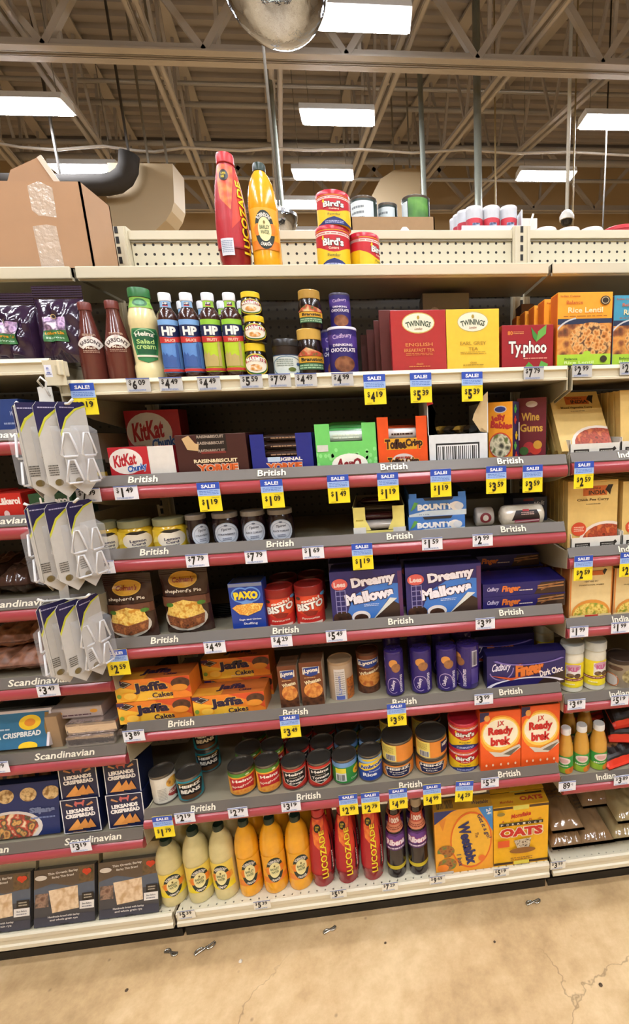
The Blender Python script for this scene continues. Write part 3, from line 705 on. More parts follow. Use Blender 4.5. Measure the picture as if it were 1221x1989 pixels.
birds(cylpos(678, 738, 462, 'T', .20), 'single custard tin turned sideways, tucked behind the stacked pair on the top shelf', 62)
# ---- goods on the far side of the pegboard
FS = 2.055
def farbox(x0, x1, yt, d, dep, col, name, label, cat, **k): return carton(name, label, cat, x0, x1, yt, 'T', d, dep, col, zb=FS, **k)
b = MB(); a, c, zt = span(686, 846, 421, FS, .47); kb = M('#9a7c58', rough=.7); W = c-a
for q in ((-W/2, W/2, 0, .004), (-W/2, W/2, .2, .204), (-W/2, -W/2+.004, 0, .204), (W/2-.004, W/2, 0, .204)): b.box(*q, 0, zt-FS, kb)
b.box(-W/2, W/2, 0, .204, 0, .15, kb); tag(b.build('cardboard_tray', None, ((a+c)/2, .47, FS)), 'low cardboard tray holding three dark tins beyond the pegboard', 'tray')
tz = FS+.15
def blank_art(f): f.R(.04, .04, .78, .96, '#d5e2e4'); f.lines(.1, .5, .5, .9, 4, '#7a8488', .4); f.bars(.55, .08, .75, .25, 8, '#3a4a6a')
def green_art(f): f.R(.3, .0, .85, 1, '@12,#2f5a2a,#4f8a35,#74ad4a'); f.R(0, .05, .28, .95, '#d5e2e4'); f.R(.86, .1, .92, .6, '#d8c23a')
for (x0, x1, yt, d, art, l) in ((683, 735, 391, .485, blank_art, 'dark rimmed tin with a pale label in the tray, beside the custard tins'), (735, 774, 401, .53, blank_art, 'smaller dark tin between two others in the cardboard tray'), (781, 836, 390, .485, green_art, 'dark rimmed tin with a green label, at the pole end of the tray')):
    q = cylpos(x0, x1, yt, 'T', d, zb=tz); tin('food_tin', l, 'tin', q, ('#23352e',), art, group='tins in the cardboard tray')
def onion_art(f): f.R(0, 0, 1, 1, '#c8ccd2'); f.R(0, .62, 1, .9, '#c03040'); f.P([(.25, .3), (.42, .85), (.75, .85), (.66, .3)], '@60,#2c3242,#5a6a92,#c6c8d0'); f.T('ONION', .5, .22, .5, .14, '#d8c79a', bold=.03); f.R(0, .0, 1, .08, '#23252c')
a0 = at(876, 425, Y=.5); 
for j, (xa, xb, yt, d) in enumerate(((905, 938, 406, .5), (938, 970, 405, .5), (971, 1003, 405, .5), (889, 918, 413, .57), (881, 908, 420, .64), (875, 900, 427, .71))):
    q = cylpos(xa, xb, yt, 'T', d, zb=FS); tub('onion_tub', ('red and white tub with dark picture, %s of the shrink-wrapped pack' % ('first in the front row', 'middle of the front row', 'end of the front row', 'second row', 'third row', 'last row')[j]), 'tub', q, '#c9cdd4', [], onion_art, '#d9dadd', .008, group='shrink-wrapped tubs')
b = MB(); a, c, zt = span(898, 1014, 438, FS, .485); W = c-a; H = zt-FS
b.box(-W/2, W/2, 0, .008, 0, H, M('#dfe6ea', rough=.15, coat=1, bump=.3, bscale=40)); b.box(W/2-.004, W/2, 0, .2, 0, H*1.2, M('#dfe6ea', rough=.15, coat=1)); f = plane_face(b, (-W/2, 0, 0), (1, 0, 0), (0, 0, 1), W, H); f.lines(.15, .62, .5, .8, 1, '#5a6a8a'); f.lines(.45, .1, .9, .25, 1, '#5a6a8a')
tag(b.build('shrink_wrap', None, ((a+c)/2, .485, FS)), 'clear white plastic wrap around the red and white tubs', 'wrap')
b = MB(); a, c, zt = span(1012, 1042, 424, FS, .5); W = c-a; H = zt-FS; b.prism([(0, 0), (.06, 0), (.06, H*.7), (0, H)], -W/2, W/2, '#dcdcd4'); b.bar((-W/2, 0, H*.6), (W*.25, 0, H*1.05), .004, .006, '#e6e4da'); tag(b.build('white_carton', None, ((a+c)/2, .5, FS)), 'small opened white carton beside the shrink-wrapped tubs', 'carton')
for j, (xa, xb, l) in enumerate(((1036, 1078, 'beside the white carton'), (1082, 1122, 'under the camera rod'), (1124, 1166, 'second from the picture edge'), (1168, 1230, 'cut by the picture edge'))):
    q = cylpos(xa, xb, 448, 'T', .47, zb=FS); tub('lidded_tub', 'tub with a pale red-rimmed lid just showing over the pegboard, '+l, 'tub', q, '#b8303a', [], None, '#e2d8d4' if j < 3 else '#c23640', .012, group='tubs behind the pegboard')
b = MB(); q = cylpos(770, 806, 446, 'T', .46, zb=FS); b.lathe([(q[3], 0), (q[3], q[4]*.9), (q[3]*.7, q[4]*1.0), (.001, q[4]*1.02)], '#dce8ec'); tag(b.build('white_lid_tub', None, q[:3]), 'white rounded lid just showing over the pegboard under the cardboard tray', 'tub')
# ================================================================== goods: sauces and tea shelf
def coffee(f):
    f.R(.26, .26, .72, .57, '#3e7a46'); f.R(.26, .40, .72, .57, '@45,#8a6a9a,#c7a8cc,#5a4668,#e6d4e2'); f.T('Löfbergs Lila', .49, .36, .38, .045, '#e8a52a', bold=.03); f.T('Mörkrost', .49, .305, .34, .025, '#bfe0c4'); f.E(.5, .575, .05, .028, '#2c2430'); f.ring(.5, .575, .05, .028, .3, '#c9b47a')
pouch('coffee_pouch', 'plum foil coffee pouch with a small green picture label, next to the vinegar bottles', 'pouch', 52, 152, 545, 'L0', .02, .075, '#2c1b33', coffee, rough=.16, wr=.005, seed=3, coat=.8, group='plum coffee pouches')
pouch('coffee_pouch', 'plum foil coffee pouch cut by the picture edge', 'pouch', -44, 55, 560, 'L0', .02, .075, '#2c1b33', coffee, rough=.16, wr=.006, seed=9, coat=.8, group='plum coffee pouches')
VIN = [(.9, 0), (1, .02), (1, .3), (.95, .45), (.75, .62), (.55, .78), (.46, .86), (.44, .9)]
def vin_art(f):
    Rb = .36*f.w; cy = .64-Rb*math.cos(math.radians(95/4))/f.h; f.ring(.5, cy, (Rb+.011)/f.w, (Rb+.011)/f.h, .022/(Rb+.011), '#d7cfc4', 34, 146, 20); f.T("SARSON'S", .5, .64, .6, .17, '#3a2420', arc=95, bold=.035); f.lines(.3, .88, .7, .97, 2, '#c9a890', .5); f.T('Malt', .5, .42, .24, .1, '#d8c8b4'); f.lines(.3, .22, .7, .34, 2, '#b08a76', .5); f.E(.5, .82, .06, .05, '#c8b8b0')
for x0, x1, yt, l in ((152, 201, 588, 'brown vinegar bottle nearest the coffee pouches'), (203, 254, 585, 'brown vinegar bottle beside the green-capped salad cream')):
    bottle('vinegar_bottle', l, 'bottle', cylpos(x0, x1, yt, 'H', .02), VIN, '#5f2f27', [(.47, .9), (.5, .905), (.5, .985), (.46, 1)], '#6e332b', art=vin_art, artz=(.3, .62), half=85, group='brown vinegar bottles')
SAL = [(.95, 0), (1, .03), (1, .17), (.9, .21), (.92, .25), (.92, .6), (.97, .62), (.95, .7), (.78, .8), (.66, .86), (.66, .9)]
def sal_art(f):
    f.P([(.12, .92), (.88, .92), (.95, .75), (.8, .1), (.5, .0), (.2, .1), (.05, .75)], '#3f8a55'); f.P([(.16, .86), (.84, .86), (.88, .72), (.76, .24), (.24, .24), (.12, .72)], '#1f5c3a'); f.ring(.5, .55, .42, .36, .07, '#9fc8a0', 40, 140); f.T('Heinz', .5, .77, .55, .12, '#eee9da', arc=30, bold=.03); f.T('Salad', .5, .57, .5, .12, '#bfe08a'); f.T('cream', .5, .42, .55, .1, '#bfe08a'); f.R(.2, .16, .8, .21, '#e6e0cc')
bottle('salad_cream_bottle', 'plump pale cream squeeze bottle with a green cap and green keystone label', 'bottle', cylpos(254, 310, 562, 'H', .015), SAL, '#e9dca6', [(.68, .9), (.72, .905), (.72, .99), (.69, 1)], '#2f6f3c', art=sal_art, artz=(.2, .6), half=70, neck=(.79, .895), neckart=lambda f: (f.R(-.2, 0, 1.2, 1, '#7fb64a'), f.E(.5, .5, .28, .4, '#2f6a3e'), f.E(.5, .5, .18, .25, '#5d9a70')))
HPB = [(.92, 0), (1, .015), (1, .7), (.95, .755), (.72, .8), (.55, .83), (.52, .86), (.52, .93)]
def hp_art(c1, c2, c3, w):
    def art(f):
        f.R(0, 0, 1, 1, c1); f.R(0, .9, 1, 1, c2); f.R(0, .68, 1, .9, '#15204a'); f.T('HP', .5, .785, .6, .17, '#f1eee6', bold=.05); f.P([(0, .69), (0, .57), (.5, .56), (1, .6), (1, .7), (.5, .66)], '#c23632'); f.T(w, .5, .61, .42, .055, '#f0c8b0', bold=.03)
        f.P([(.02, .1), (.02, .34), (.1, .34), (.14, .4), (.22, .33), (.3, .38), (.36, .3), (.5, .34), (.6, .3), (.66, .3), (.66, .1)], c3); f.P([(.68, .1), (.68, .52), (.74, .6), (.8, .52), (.8, .1)], c3); f.R(0, .02, 1, .07, '#c23632')
    return art
hp = {'b': ('#5f8fd0', '#79a8dc', '#3d5fa0', 'SAUCE', '#8fb8e0'), 'g': ('#b4cf2e', '#8fc63a', '#b9a868', 'FRUITY', '#9ccf4a')}
for i, (x0, x1, yt, k, d, l) in enumerate(((310.5, 350, 570, 'b', .015, 'blue-labelled brown sauce bottle beside the salad cream'), (351, 391, 570, 'b', .015, 'blue-labelled brown sauce bottle next to the green-labelled ones'), (392, 432, 570, 'g', .015, 'green-labelled brown sauce bottle next to the blue-labelled ones'), (433, 473, 570, 'g', .015, 'green-labelled brown sauce bottle beside the stacked yeast jars'))):
    c1, c2, c3, wd, nk = hp[k]; q = cylpos(x0, x1, yt, 'H', d)
    def na(f, nk=nk): f.R(0, 0, 1, 1, nk); f.R(.3, .3, .7, .8, '#1a2450'); f.T('HP', .5, .6, .34, .3, '#f1eee6', bold=.04); f.R(.3, .16, .7, .3, '#c23632')
    t = bottle('sauce_bottle', l, 'bottle', q, HPB, '#3a1d16', [(.56, .905), (.6, .91), (.6, .985), (.55, 1)], '#dfe3e8', art=hp_art(c1, c2, c3, wd), artz=(.09, .69), half=62, neck=(.835, .905), neckart=na, group='brown sauce bottles')
    dup(t, (q[0]+.012, q[1]+.075, q[2]), 'brown sauce bottle hidden behind the '+('first blue', 'second blue', 'first green', 'second green')[i]+'-labelled bottle')
MAR = [(.75, 0), (.95, .03), (1, .15), (1, .5), (.92, .68), (.82, .76), (.8, .8)]
def mar_art(f): f.E(.5, .45, .46, .44, '#d9b62a'); f.E(.5, .45, .43, .39, '#33682e'); f.E(.5, .45, .39, .33, '#efe4d0'); f.P([(.14, .5), (.5, .66), (.86, .5), (.86, .66), (.5, .84), (.14, .66)], '#b0303a'); f.T('MARMITE', .5, .66, .66, .17, '#f1ead8', arc=35, bold=.03, out='#6a1a20', ow=.03); f.E(.48, .33, .2, .13, '@70,#8a4a22,#d89a4a,#eee0c8')
def marmite(x0, x1, yt, zb, d, l):
    q = cylpos(x0, x1, yt, 'H', d, zb=zb); bottle('yeast_spread_jar', l, 'jar', q, MAR, '#1c120d', [(.84, .78), (.88, .785), (.88, .985), (.84, 1)], '#e3c52a', art=mar_art, artz=(.06, .78), half=72, group='yellow-lidded yeast spread jars'); return q[2]+q[4]
z = marmite(475, 520, 669, None, .015, 'round black jar with yellow lid, bottom of the stack of three'); z = marmite(474, 517, 616, z, .015, 'round black jar with yellow lid, middle of the stack of three'); marmite(467, 508, 570, z, .03, 'round black jar with dull yellow lid, top of the stack of three')
def relish(f): f.R(.0, .02, 1, .72, '#cfd8d2'); f.R(.0, .69, 1, .72, '#2f4a6a'); f.ring(.5, .36, .46, .32, .08, '#5a7f9a'); f.lines(.2, .35, .65, .6, 4, '#7a8a80', .4); f.E(.62, .25, .1, .07, '#5d6a2a'); f.E(.8, .42, .06, .05, '#39588a'); f.E(.75, .12, .05, .04, '#39588a')
tub('relish_jar', 'short dark jar with a pale blue patterned label beside the yeast spread stack', 'jar', cylpos(530, 585, 662, 'H', .015), '#2a211b', [], relish, '#23201e', .016)
PIC = [(.9, 0), (1, .03), (1, .6), (.92, .72), (.84, .8)]
def pick(f): f.R(.08, .3, 1, .5, '#d8a52e'); f.T('Branston', .55, .4, .66, .12, '#1f1a14', bold=.04); f.R(.1, .08, .92, .28, '#3f6a48'); f.lines(.14, .1, .9, .25, 2, '#a8c8a0'); f.P([(.05, .52), (.4, .78), (.9, .6), (.95, .5)], '@50,#3f6a30,#c04a34,#d8c890')
q = cylpos(577, 628, 642, 'H', .02); bottle('pickle_jar', 'dark pickle jar with gold lid, bottom one of two', 'jar', q, PIC, '#20140e', [(.86, .78), (.92, .785), (.92, .985), (.88, 1)], '#c7a04a', art=pick, artz=(.1, .75), half=75, group='gold-lidded pickle jars')
q2 = cylpos(579, 625, 567, 'H', .025, zb=q[2]+q[4]); bottle('pickle_jar', 'dark pickle jar with gold lid, on top of the other', 'jar', q2, PIC, '#20140e', [(.86, .78), (.92, .785), (.92, .985), (.88, 1)], '#b08a3e', art=pick, artz=(.1, .75), half=75, group='gold-lidded pickle jars')
def choc(f): f.R(0, 0, 1, 1, '#2b2168'); f.P([(0, .7), (1, .6), (1, .85), (0, .9)], '#4a3585'); f.T('Cadbury', .5, .84, .5, .12, '#b9a4cc', rot=6, bold=.02); f.T('DRINKING', .5, .66, .5, .055, '#e9e4ee', bold=.03); f.T('CHOCOLATE', .5, .555, .66, .085, '#e9e4ee', bold=.03); f.E(.52, .25, .26, .17, '@50,#5a3320,#7a4a30,#93603f')
q = cylpos(638, 695, 639, 'H', .015); tub('cocoa_tin', 'purple drinking chocolate drum with brown cocoa picture, in front', 'tin', q, '#2b2168', [(0, .015, '#d8d4dc')], choc, '#d6d2da', .006, group='purple cocoa drums')
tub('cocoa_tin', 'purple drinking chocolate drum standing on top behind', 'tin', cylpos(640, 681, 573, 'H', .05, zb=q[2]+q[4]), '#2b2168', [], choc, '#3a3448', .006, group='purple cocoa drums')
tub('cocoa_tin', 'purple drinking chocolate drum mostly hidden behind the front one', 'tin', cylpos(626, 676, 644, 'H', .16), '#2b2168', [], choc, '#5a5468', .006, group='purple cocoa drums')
for j, (x0, x1, yt, d) in enumerate(((738, 772, 602, .05), (728, 764, 622, .12), (714, 750, 640, .2), (702, 738, 650, .28))):
    carton('tea_carton', 'dark maroon tea carton, number %s of the row going back behind the red tea box' % ('one', 'two', 'three', 'four')[j], 'carton', x0, x1, yt, 'H', d+.05, .05, '#5b221e', group='maroon cartons going back')
def twin(bg, w1, w2, ink):
    def art(f):
        f.E(.5, .8, .3, .165, '#c9b45a'); f.E(.5, .8, .285, .15, '#e4e6cf'); f.T('TWININGS', .5, .79, .46, .09, '#3a4a36', arc=38, bold=.03); f.T('London', .5, .71, .14, .035, '#a05a30', shear=.3); f.E(.5, .885, .025, .03, '#b59a40')
        f.T(w1, .5, .46, .5, .055, ink, bold=.012); f.T(w2, .5, .37, .56 if len(w2) > 5 else .18, .055, ink, bold=.012); f.lines(.25, .28, .75, .33, 2, ink, .35); f.T('classic', .5, .15, .13, .035, ink); f.lines(.3, .09, .7, .125, 1, ink, .4); f.R(.0, .0, 1, .025, ink)
    return art
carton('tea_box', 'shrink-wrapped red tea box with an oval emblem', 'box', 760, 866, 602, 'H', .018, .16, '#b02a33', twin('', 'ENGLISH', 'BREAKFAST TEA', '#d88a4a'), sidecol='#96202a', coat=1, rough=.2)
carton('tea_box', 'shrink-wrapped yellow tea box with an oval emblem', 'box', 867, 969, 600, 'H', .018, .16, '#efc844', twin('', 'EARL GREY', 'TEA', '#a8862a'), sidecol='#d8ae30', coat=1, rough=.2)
carton('tea_box', 'dull grey tea box standing high behind the yellow and red ones', 'box', 823, 912, 569, 'H', .26, .1, '#6f6a60', lambda f: (f.E(.25, .6, .2, .25, '#a09a8e'), f.E(.25, .6, .16, .2, '#858072')))
def typhoo(f): f.T('Ty.phoo', .5, .47, .74, .36, '#efece6', bold=.03, out='#4a0f14', ow=.04); f.T('80', .16, .83, .1, .09, '#e08a3a', bold=.03); f.lines(.22, .8, .42, .87, 2, '#d88a5a'); f.lines(.42, .24, .9, .28, 1, '#d88a7a', .7); f.P([(.56, .95), (.6, .72), (.67, .62), (.68, .78)], '#3f8a3c'); f.P([(.66, .62), (.7, .86), (.86, 1), (.85, .8)], '#67a84a'); f.P([(.45, .08), (.52, .18), (.66, .02), (.5, .0)], '#4f9a42'); f.P([(.7, .02), (.76, .2), (.9, .12), (.86, .0)], '#5fa848')
carton('tea_box', 'dark red tea box with green leaves and big white lettering', 'box', 974, 1074, 631, 'H', .02, .12, '#9a1f2a', typhoo)
carton('narrow_box', 'narrow brown box standing in shadow behind the dark red tea box', 'box', 1012, 1036, 590, 'H', .26, .06, '#5a3a22')
def rice(c, c2):
    def art(f):
        f.R(0, .66, 1, 1, c); f.R(0, .19, 1, .66, '@26,#3a2a22,#8a5030,#d89a4a,#c87838'); f.P([(0, .66), (1, .66), (1, .6), (0, .585)], '#20304e'); f.ring(.42, .35, .52, .33, .06, '#c6c9cc', 100, 250); f.E(.62, .38, .4, .23, '@60,#7a4a22,#c8803a,#e0b070,#5a3a2a'); f.R(0, .04, 1, .19, '#a6cf3a'); f.E(.55, .2, .07, .035, '#a6cf3a'); f.R(0, 0, 1, .045, '#2a2a20')
        f.T('Indian Cuisine', .22, .95, .36, .025, '#b05a20'); f.T('Balance', .3, .87, .3, .045, '#c0602a'); f.T('Rice Lentil', .5, .77, .64, .07, '#f3e0b0', bold=.02); f.lines(.1, .68, .9, .7, 1, '#9a5a20'); f.E(.86, .89, .09, .058, '#2a241c'); f.ring(.86, .89, .07, .045, .2, '#c9b48a'); f.T('Balance', .25, .13, .24, .03, '#4a6a2a'); f.T('Rice Lentil', .4, .08, .55, .04, '#d8eaa0'); f.E(.86, .12, .065, .045, '#33301f')
    return art
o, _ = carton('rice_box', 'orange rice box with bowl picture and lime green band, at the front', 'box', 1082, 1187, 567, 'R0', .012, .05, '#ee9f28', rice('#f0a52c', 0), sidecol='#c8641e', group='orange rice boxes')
for j in range(4):
    c = o.copy(); COL.objects.link(c); c.location = (o.location.x-.006*j-.012, .075+.062*j, o.location.z); c['label'] = 'orange rice box %s behind the front orange one' % ('first', 'second', 'third', 'fourth')[j]
carton('rice_box', 'blue rice box with bowl picture beside the orange one', 'box', 1190, 1290, 573, 'R0', .02, .05, '#3a8ab0', rice('#3f98ba', 0), sidecol='#7a2a34')
# ================================================================== goods: chocolate shelf
def tray_box(name, label, x0, x1, yt, lev, d, dep, col, win, art=None, inner='#8d7a5e', zb=None, fill=None, sidecol=None, group=None, frontlow=None, cat='carton'):
    # an open display carton: front wall with a cut-out window (u0, u1, v0), side and back walls, and its contents
    z0 = SURF[lev] if zb is None else zb; a, c, zt = span(x0, x1, yt, z0, d); W, H = c-a, zt-z0; b = MB(); th = .002
    u0, u1, v0 = win; X = lambda u: -W/2+u*W
    cm = M(col, rough=.35); ic = M(inner, rough=.6)
    b.box(X(0), X(u0), 0, th, 0, H, cm); b.box(X(u1), X(1), 0, th, 0, H if frontlow is None else H*frontlow, cm); b.box(X(u0), X(u1), 0, th, 0, H*v0, cm)
    b.box(X(0), X(0)+th, 0, dep, 0, H, M(sidecol or col)); b.box(X(1)-th, X(1), 0, dep, 0, H, M(sidecol or col)); b.box(X(0), X(1), dep-th, dep, 0, H*.98, ic); b.box(X(0), X(1), 0, dep, 0, th, ic)
    for s in (X(0)+th+.0003, X(1)-th-.0006): b.box(s, s+.0003, th, dep-th, .002, H-.001, ic)
    if art: art(plane_face(b, (-W/2, 0, 0), (1, 0, 0), (0, 0, 1), W, H))
    o = b.build(name, None, ((a+c)/2, d, z0)); tag(o, label, cat, group)
    return (a+c)/2, d, z0, W, H, z0+H
def barpack(name, label, loc, L, wd, ht, col, art=None, rz=0, group=None, axis='x'):   # a flow-wrapped bar with crimped ends
    b = MB(); n = 12; m = M(col, rough=.25, coat=.5); sec = [0, .04, .1, .2, .8, .9, .96, 1]; sc = [(.0, 1), (.02, 1), (.7, .96), (1, .96), (1, .96), (.7, .96), (.02, 1), (0, 1)]
    vs = []
    for s, (hh, ww) in zip(sec, sc):
        for k in range(n):
            a = 2*PI*k/n; y = math.copysign(abs(math.cos(a))**.6, math.cos(a))*wd/2*ww; z = ht/2+math.copysign(abs(math.sin(a))**.6, math.sin(a))*ht/2*max(.04, hh); vs.append(((s-.5)*L, y, z))
    b.add(vs, [(j*n+k, j*n+(k+1) % n, (j+1)*n+(k+1) % n, (j+1)*n+k) for j in range(len(sec)-1) for k in range(n)], m, True)
    b.add(vs, [list(range(n))[::-1], [(len(sec)-1)*n+k for k in range(n)]], m)
    if art: art(plane_face(b, (-L*.3, -wd/2*.96-.0008, ht*.12), (1, 0, 0), (0, 0, 1), L*.6, ht*.76))
    return tag(b.build(name, None, loc, rz), label, 'chocolate bar' if 'bar' in name else 'pack', group)
tub('mustard_pot', 'yellow pot with a dark green lid, half hidden by the hanging hook packs', 'pot', cylpos(168, 206, 893, '1', .03), '#e6cf3e', [(.0, .14, '#2b4a34')], lambda f: f.lines(.3, .3, .7, .7, 3, '#5a6a2a'), '#27432f', .03)
def kk(f): f.R(0, 0, 1, 1, '#b5202c'); f.E(.42, .58, .42, .38, '#e9e2da'); f.T('KitKat', .4, .62, .58, .36, '#b5202c', rot=8, bold=.04, shear=.15); f.T('Chunky', .68, .36, .5, .24, '#2f5aa8', rot=10, bold=.04, shear=.15, out='#e9eef4', ow=.05)
x, d, z, W, H, z1 = tray_box('display_carton', 'red and white wafer bar carton with its front half torn away', 213, 341, 867, '1', .012, .2, '#b5202c', (.62, .72, .35), lambda f: (f.R(.585, .05, .995, .995, '#dcd8cf'), kk(Face(f.mb, lambda u, v, e: f.fn(u*.6, v, e+.0008), f.w*.6, f.h)), f.P([(0, .86), (.08, 1), (.6, 1), (.6, .8), (.55, .92)], '#c8463f')), inner='#d8d4c8')
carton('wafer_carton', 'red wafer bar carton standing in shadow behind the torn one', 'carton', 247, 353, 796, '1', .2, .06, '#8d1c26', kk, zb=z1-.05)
def raisin(f):
    f.R(.3, .6, .72, 1, '#1d1512'); 
    for v in (.95, .8, .62): f.T('RAISIN&BISCUIT', .5, v, .38, .07, '#a8998a', bold=.03)
    f.R(.35, .55, .7, .6, '#7a2f2a'); f.R(.3, .6, .3, .6, '#1d1512'); f.P([(.1, .92), (.2, .99), (.28, .8), (.33, .78), (.31, .62), (.16, .66)], '#c9a878'); f.T('RAISIN&BISCUIT', .54, .38, .62, .09, '#ead9b0', bold=.04); f.T('YORKIE', .56, .2, .58, .2, '#d8632a', bold=.06, out='#e9dcc8', ow=.04)
carton('display_carton', 'dark maroon raisin bar carton with a torn pale corner', 'carton', 343, 481, 843, '1', .012, .2, '#3f1d1b', raisin, topcol='#7a6244')
x, d, z, W, H, z1 = tray_box('display_carton', 'navy blue bar carton with a cut-out front full of brown bars', 486, 609, 842, '1', .012, .2, '#1f2a80', (.23, .73, .42), lambda f: (f.T('ORIGINAL', .56, .36, .5, .09, '#e9e4d8', bold=.04), f.R(.26, .3, .46, .42, '#b9cfe4'), f.T('YORKIE', .52, .17, .56, .2, '#d8632a', bold=.06, out='#e9dcc8', ow=.04)), inner='#7a6a52')
for j in range(3): barpack('chocolate_bar', 'dark brown wrapped bar inside the navy carton, %s of three' % ('lowest', 'middle', 'topmost')[j], (x, d+.05+.008*j, z+.05+.021*j-.014), W*.9, .05, .02, '#33211a', lambda f: f.lines(.1, .3, .9, .7, 1, '#b08a6a'), group='bars in the navy carton')
def aero(f):
    f.R(0, 0, .23, 1, '#6fce6a'); f.R(.77, 0, 1, 1, '#6fce6a'); f.R(.23, 0, .77, .62, '#6fce6a')
    for i in range(46):
        u, v = random.random(), random.random()*.45; f.E(u, v, .028, .045, '#8fe08a', 10); f.k -= 1
    f.k += 1; f.E(.54, .12, .3, .24, '#eef0e4'); f.T('AerO', .52, .14, .42, .24, '#8a1f2a', bold=.05, shear=.15); f.R(.02, .42, .2, .56, '#cfd2c8')
x, d, z, W, H, z1 = tray_box('display_carton', 'bright green bubbly bar carton with a cut-out front', 613, 731, 822, '1', .012, .2, '#6fce6a', (.24, .77, .62), aero, inner='#a8b890')
for j in range(4): barpack('chocolate_bar', 'green wrapped bar inside the green carton, number %s from the front' % ('one', 'two', 'three', 'four')[j], (x, d+.03+.035*j, z+.07+.008*j), W*.9, .034, .03, '#4fae5a' if j else '#cfe0d4', lambda f: f.lines(.1, .2, .9, .8, 2, '#e4f0e0'), group='bars in the green carton')
def toff(f): f.R(.22, .36, .78, .58, '#d8a02a'); f.T('Toffee', .36, .47, .42, .2, '#3a1d12', bold=.06, out='#e8b030', ow=.05); f.T('Crisp', .72, .47, .34, .2, '#3a1d12', bold=.06, out='#e8b030', ow=.05); f.E(.5, .15, .22, .13, '#cfc8c8'); f.T('Toffee Crisp', .5, .11, .62, .2, '#3a1d12', bold=.06, out='#e8b030', ow=.05); f.lines(.36, .16, .64, .24, 1, '#a03a2a')
x, d, z, W, H, z1 = tray_box('display_carton', 'orange crisp bar carton with a tall cut-out front', 732, 831, 809, '1', .012, .2, '#e2531f', (.23, .77, .58), toff, inner='#5a2a18')
for j in range(3): barpack('chocolate_bar', 'orange wrapped bar inside the orange carton, %s one' % ('front', 'middle', 'back')[j], (x, d+.03+.035*j, z+.07+.004*j), W*.88, .034, .03, '#c84a24' if j else '#d8d4d0', lambda f: f.lines(.1, .3, .9, .7, 1, '#3a1d12'), group='bars in the orange carton')
p0 = span(832, 948, 843, SURF['1'], .012); W = p0[1]-p0[0]; H = p0[2]-SURF['1']; zl = at(838, 775, Y=.012).z-SURF['1']; zr = at(945, 760, Y=.012).z-SURF['1']
b = MB(); wc = M('#d9dee0', rough=.4); D = .24
b.box(-W/2, W/2, 0, .002, 0, H, wc); b.box(-W/2, W/2, D, D+.002, 0, H*1.1, '#7a705e'); b.box(-W/2, W/2, 0, D, 0, .002, '#7a705e')
b.add([(-W/2, 0, 0), (-W/2, D, 0), (-W/2, D, zl), (-W/2, .0, zl), (-W/2+.002, 0, 0), (-W/2+.002, D, 0), (-W/2+.002, D, zl), (-W/2+.002, .0, zl)], [(0, 3, 2, 1), (4, 5, 6, 7), (0, 4, 7, 3), (3, 7, 6, 2)], wc)
b.add([(-W/2+.002, .001, H), (-W/2+.024, .001, H), (-W/2+.017, .001, H*1.4), (-W/2+.022, .001, H*1.7), (-W/2+.011, .001, zl*.94), (-W/2+.002, .001, zl)], [(0, 1, 2, 3, 4, 5), (5, 4, 3, 2, 1, 0)], wc)
b.add([(-W/2, -.001, zl*.9), (-W/2+.016, -.001, zl*.93), (-W/2+.01, -.001, zl), (-W/2, -.001, zl)], [(0, 1, 2, 3)], '#b8242c')
b.box(W/2-.002, W/2, 0, D, 0, zr*.86, wc)
b.add([(W/2, 0, H), (W/2, 0, zr), (W/2-.012, .002, zr*.94), (W/2-.036, .004, zr*.70), (W/2-.04, .004, zr*.62), (W/2-.02, .002, H*1.05)], [(0, 1, 2, 3, 4, 5), (5, 4, 3, 2, 1, 0)], '#cbb48a')
f = plane_face(b, (-W/2, 0, 0), (1, 0, 0), (0, 0, 1), W, H); f.R(.12, .0, .85, .72, '#23272a'); f.R(.145, .0, .825, .66, '#e4e8ea'); f.bars(.16, .0, .82, .62, 20, '#23272a')
tag(b.build('display_carton', None, ((p0[0]+p0[1])/2, .012, SURF['1'])), 'white carton with a big bar code on the front and a torn cardboard side', 'carton')
for j in range(5): barpack('chocolate_bar', 'dark gold-striped bar lying in the bar-coded white carton, %s from the torn side' % ('fifth', 'fourth', 'third', 'second', 'first')[j], ((p0[0]+p0[1])/2-W*.34+W*.17*j, .09, SURF['1']+H*1.0), .14, .018, .022, ('#2b2218', '#8a6a2a')[j % 2], rz=1.1, group='bars in the bar-coded carton')
def jelly(f): f.R(0, 0, 1, 1, '#e59a22'); f.E(.5, .88, .26, .06, '#c8c4cc'); f.E(.5, .88, .22, .045, '#2a3a7a'); f.T('Jelly', .42, .73, .62, .13, '#b0302a', rot=12, bold=.06); f.T('Babies', .55, .62, .9, .12, '#b0302a', rot=-6, bold=.06); f.ring(.5, .28, .48, .22, .1, '#c03a2a'); f.E(.5, .28, .44, .2, '@40,#3a3a34,#8a8a70,#d8d4b8,#5a6a3a')
def jside(f):
    f.R(0, 0, 1, 1, '#2a2258')
    for u, v, c in ((.4, .86, '#4fae4a'), (.35, .68, '#c8342a'), (.5, .42, '#e2c02a'), (.3, .25, '#4fae4a'), (.4, .08, '#c8342a')):
        f.E(u, v, .14, .05, c); f.E(u, v+.06, .1, .03, c); f.line(u-.22, v+.03, u+.22, v+.02, .006, c)
    f.R(.72, .35, .95, .66, '#cfcfd8')
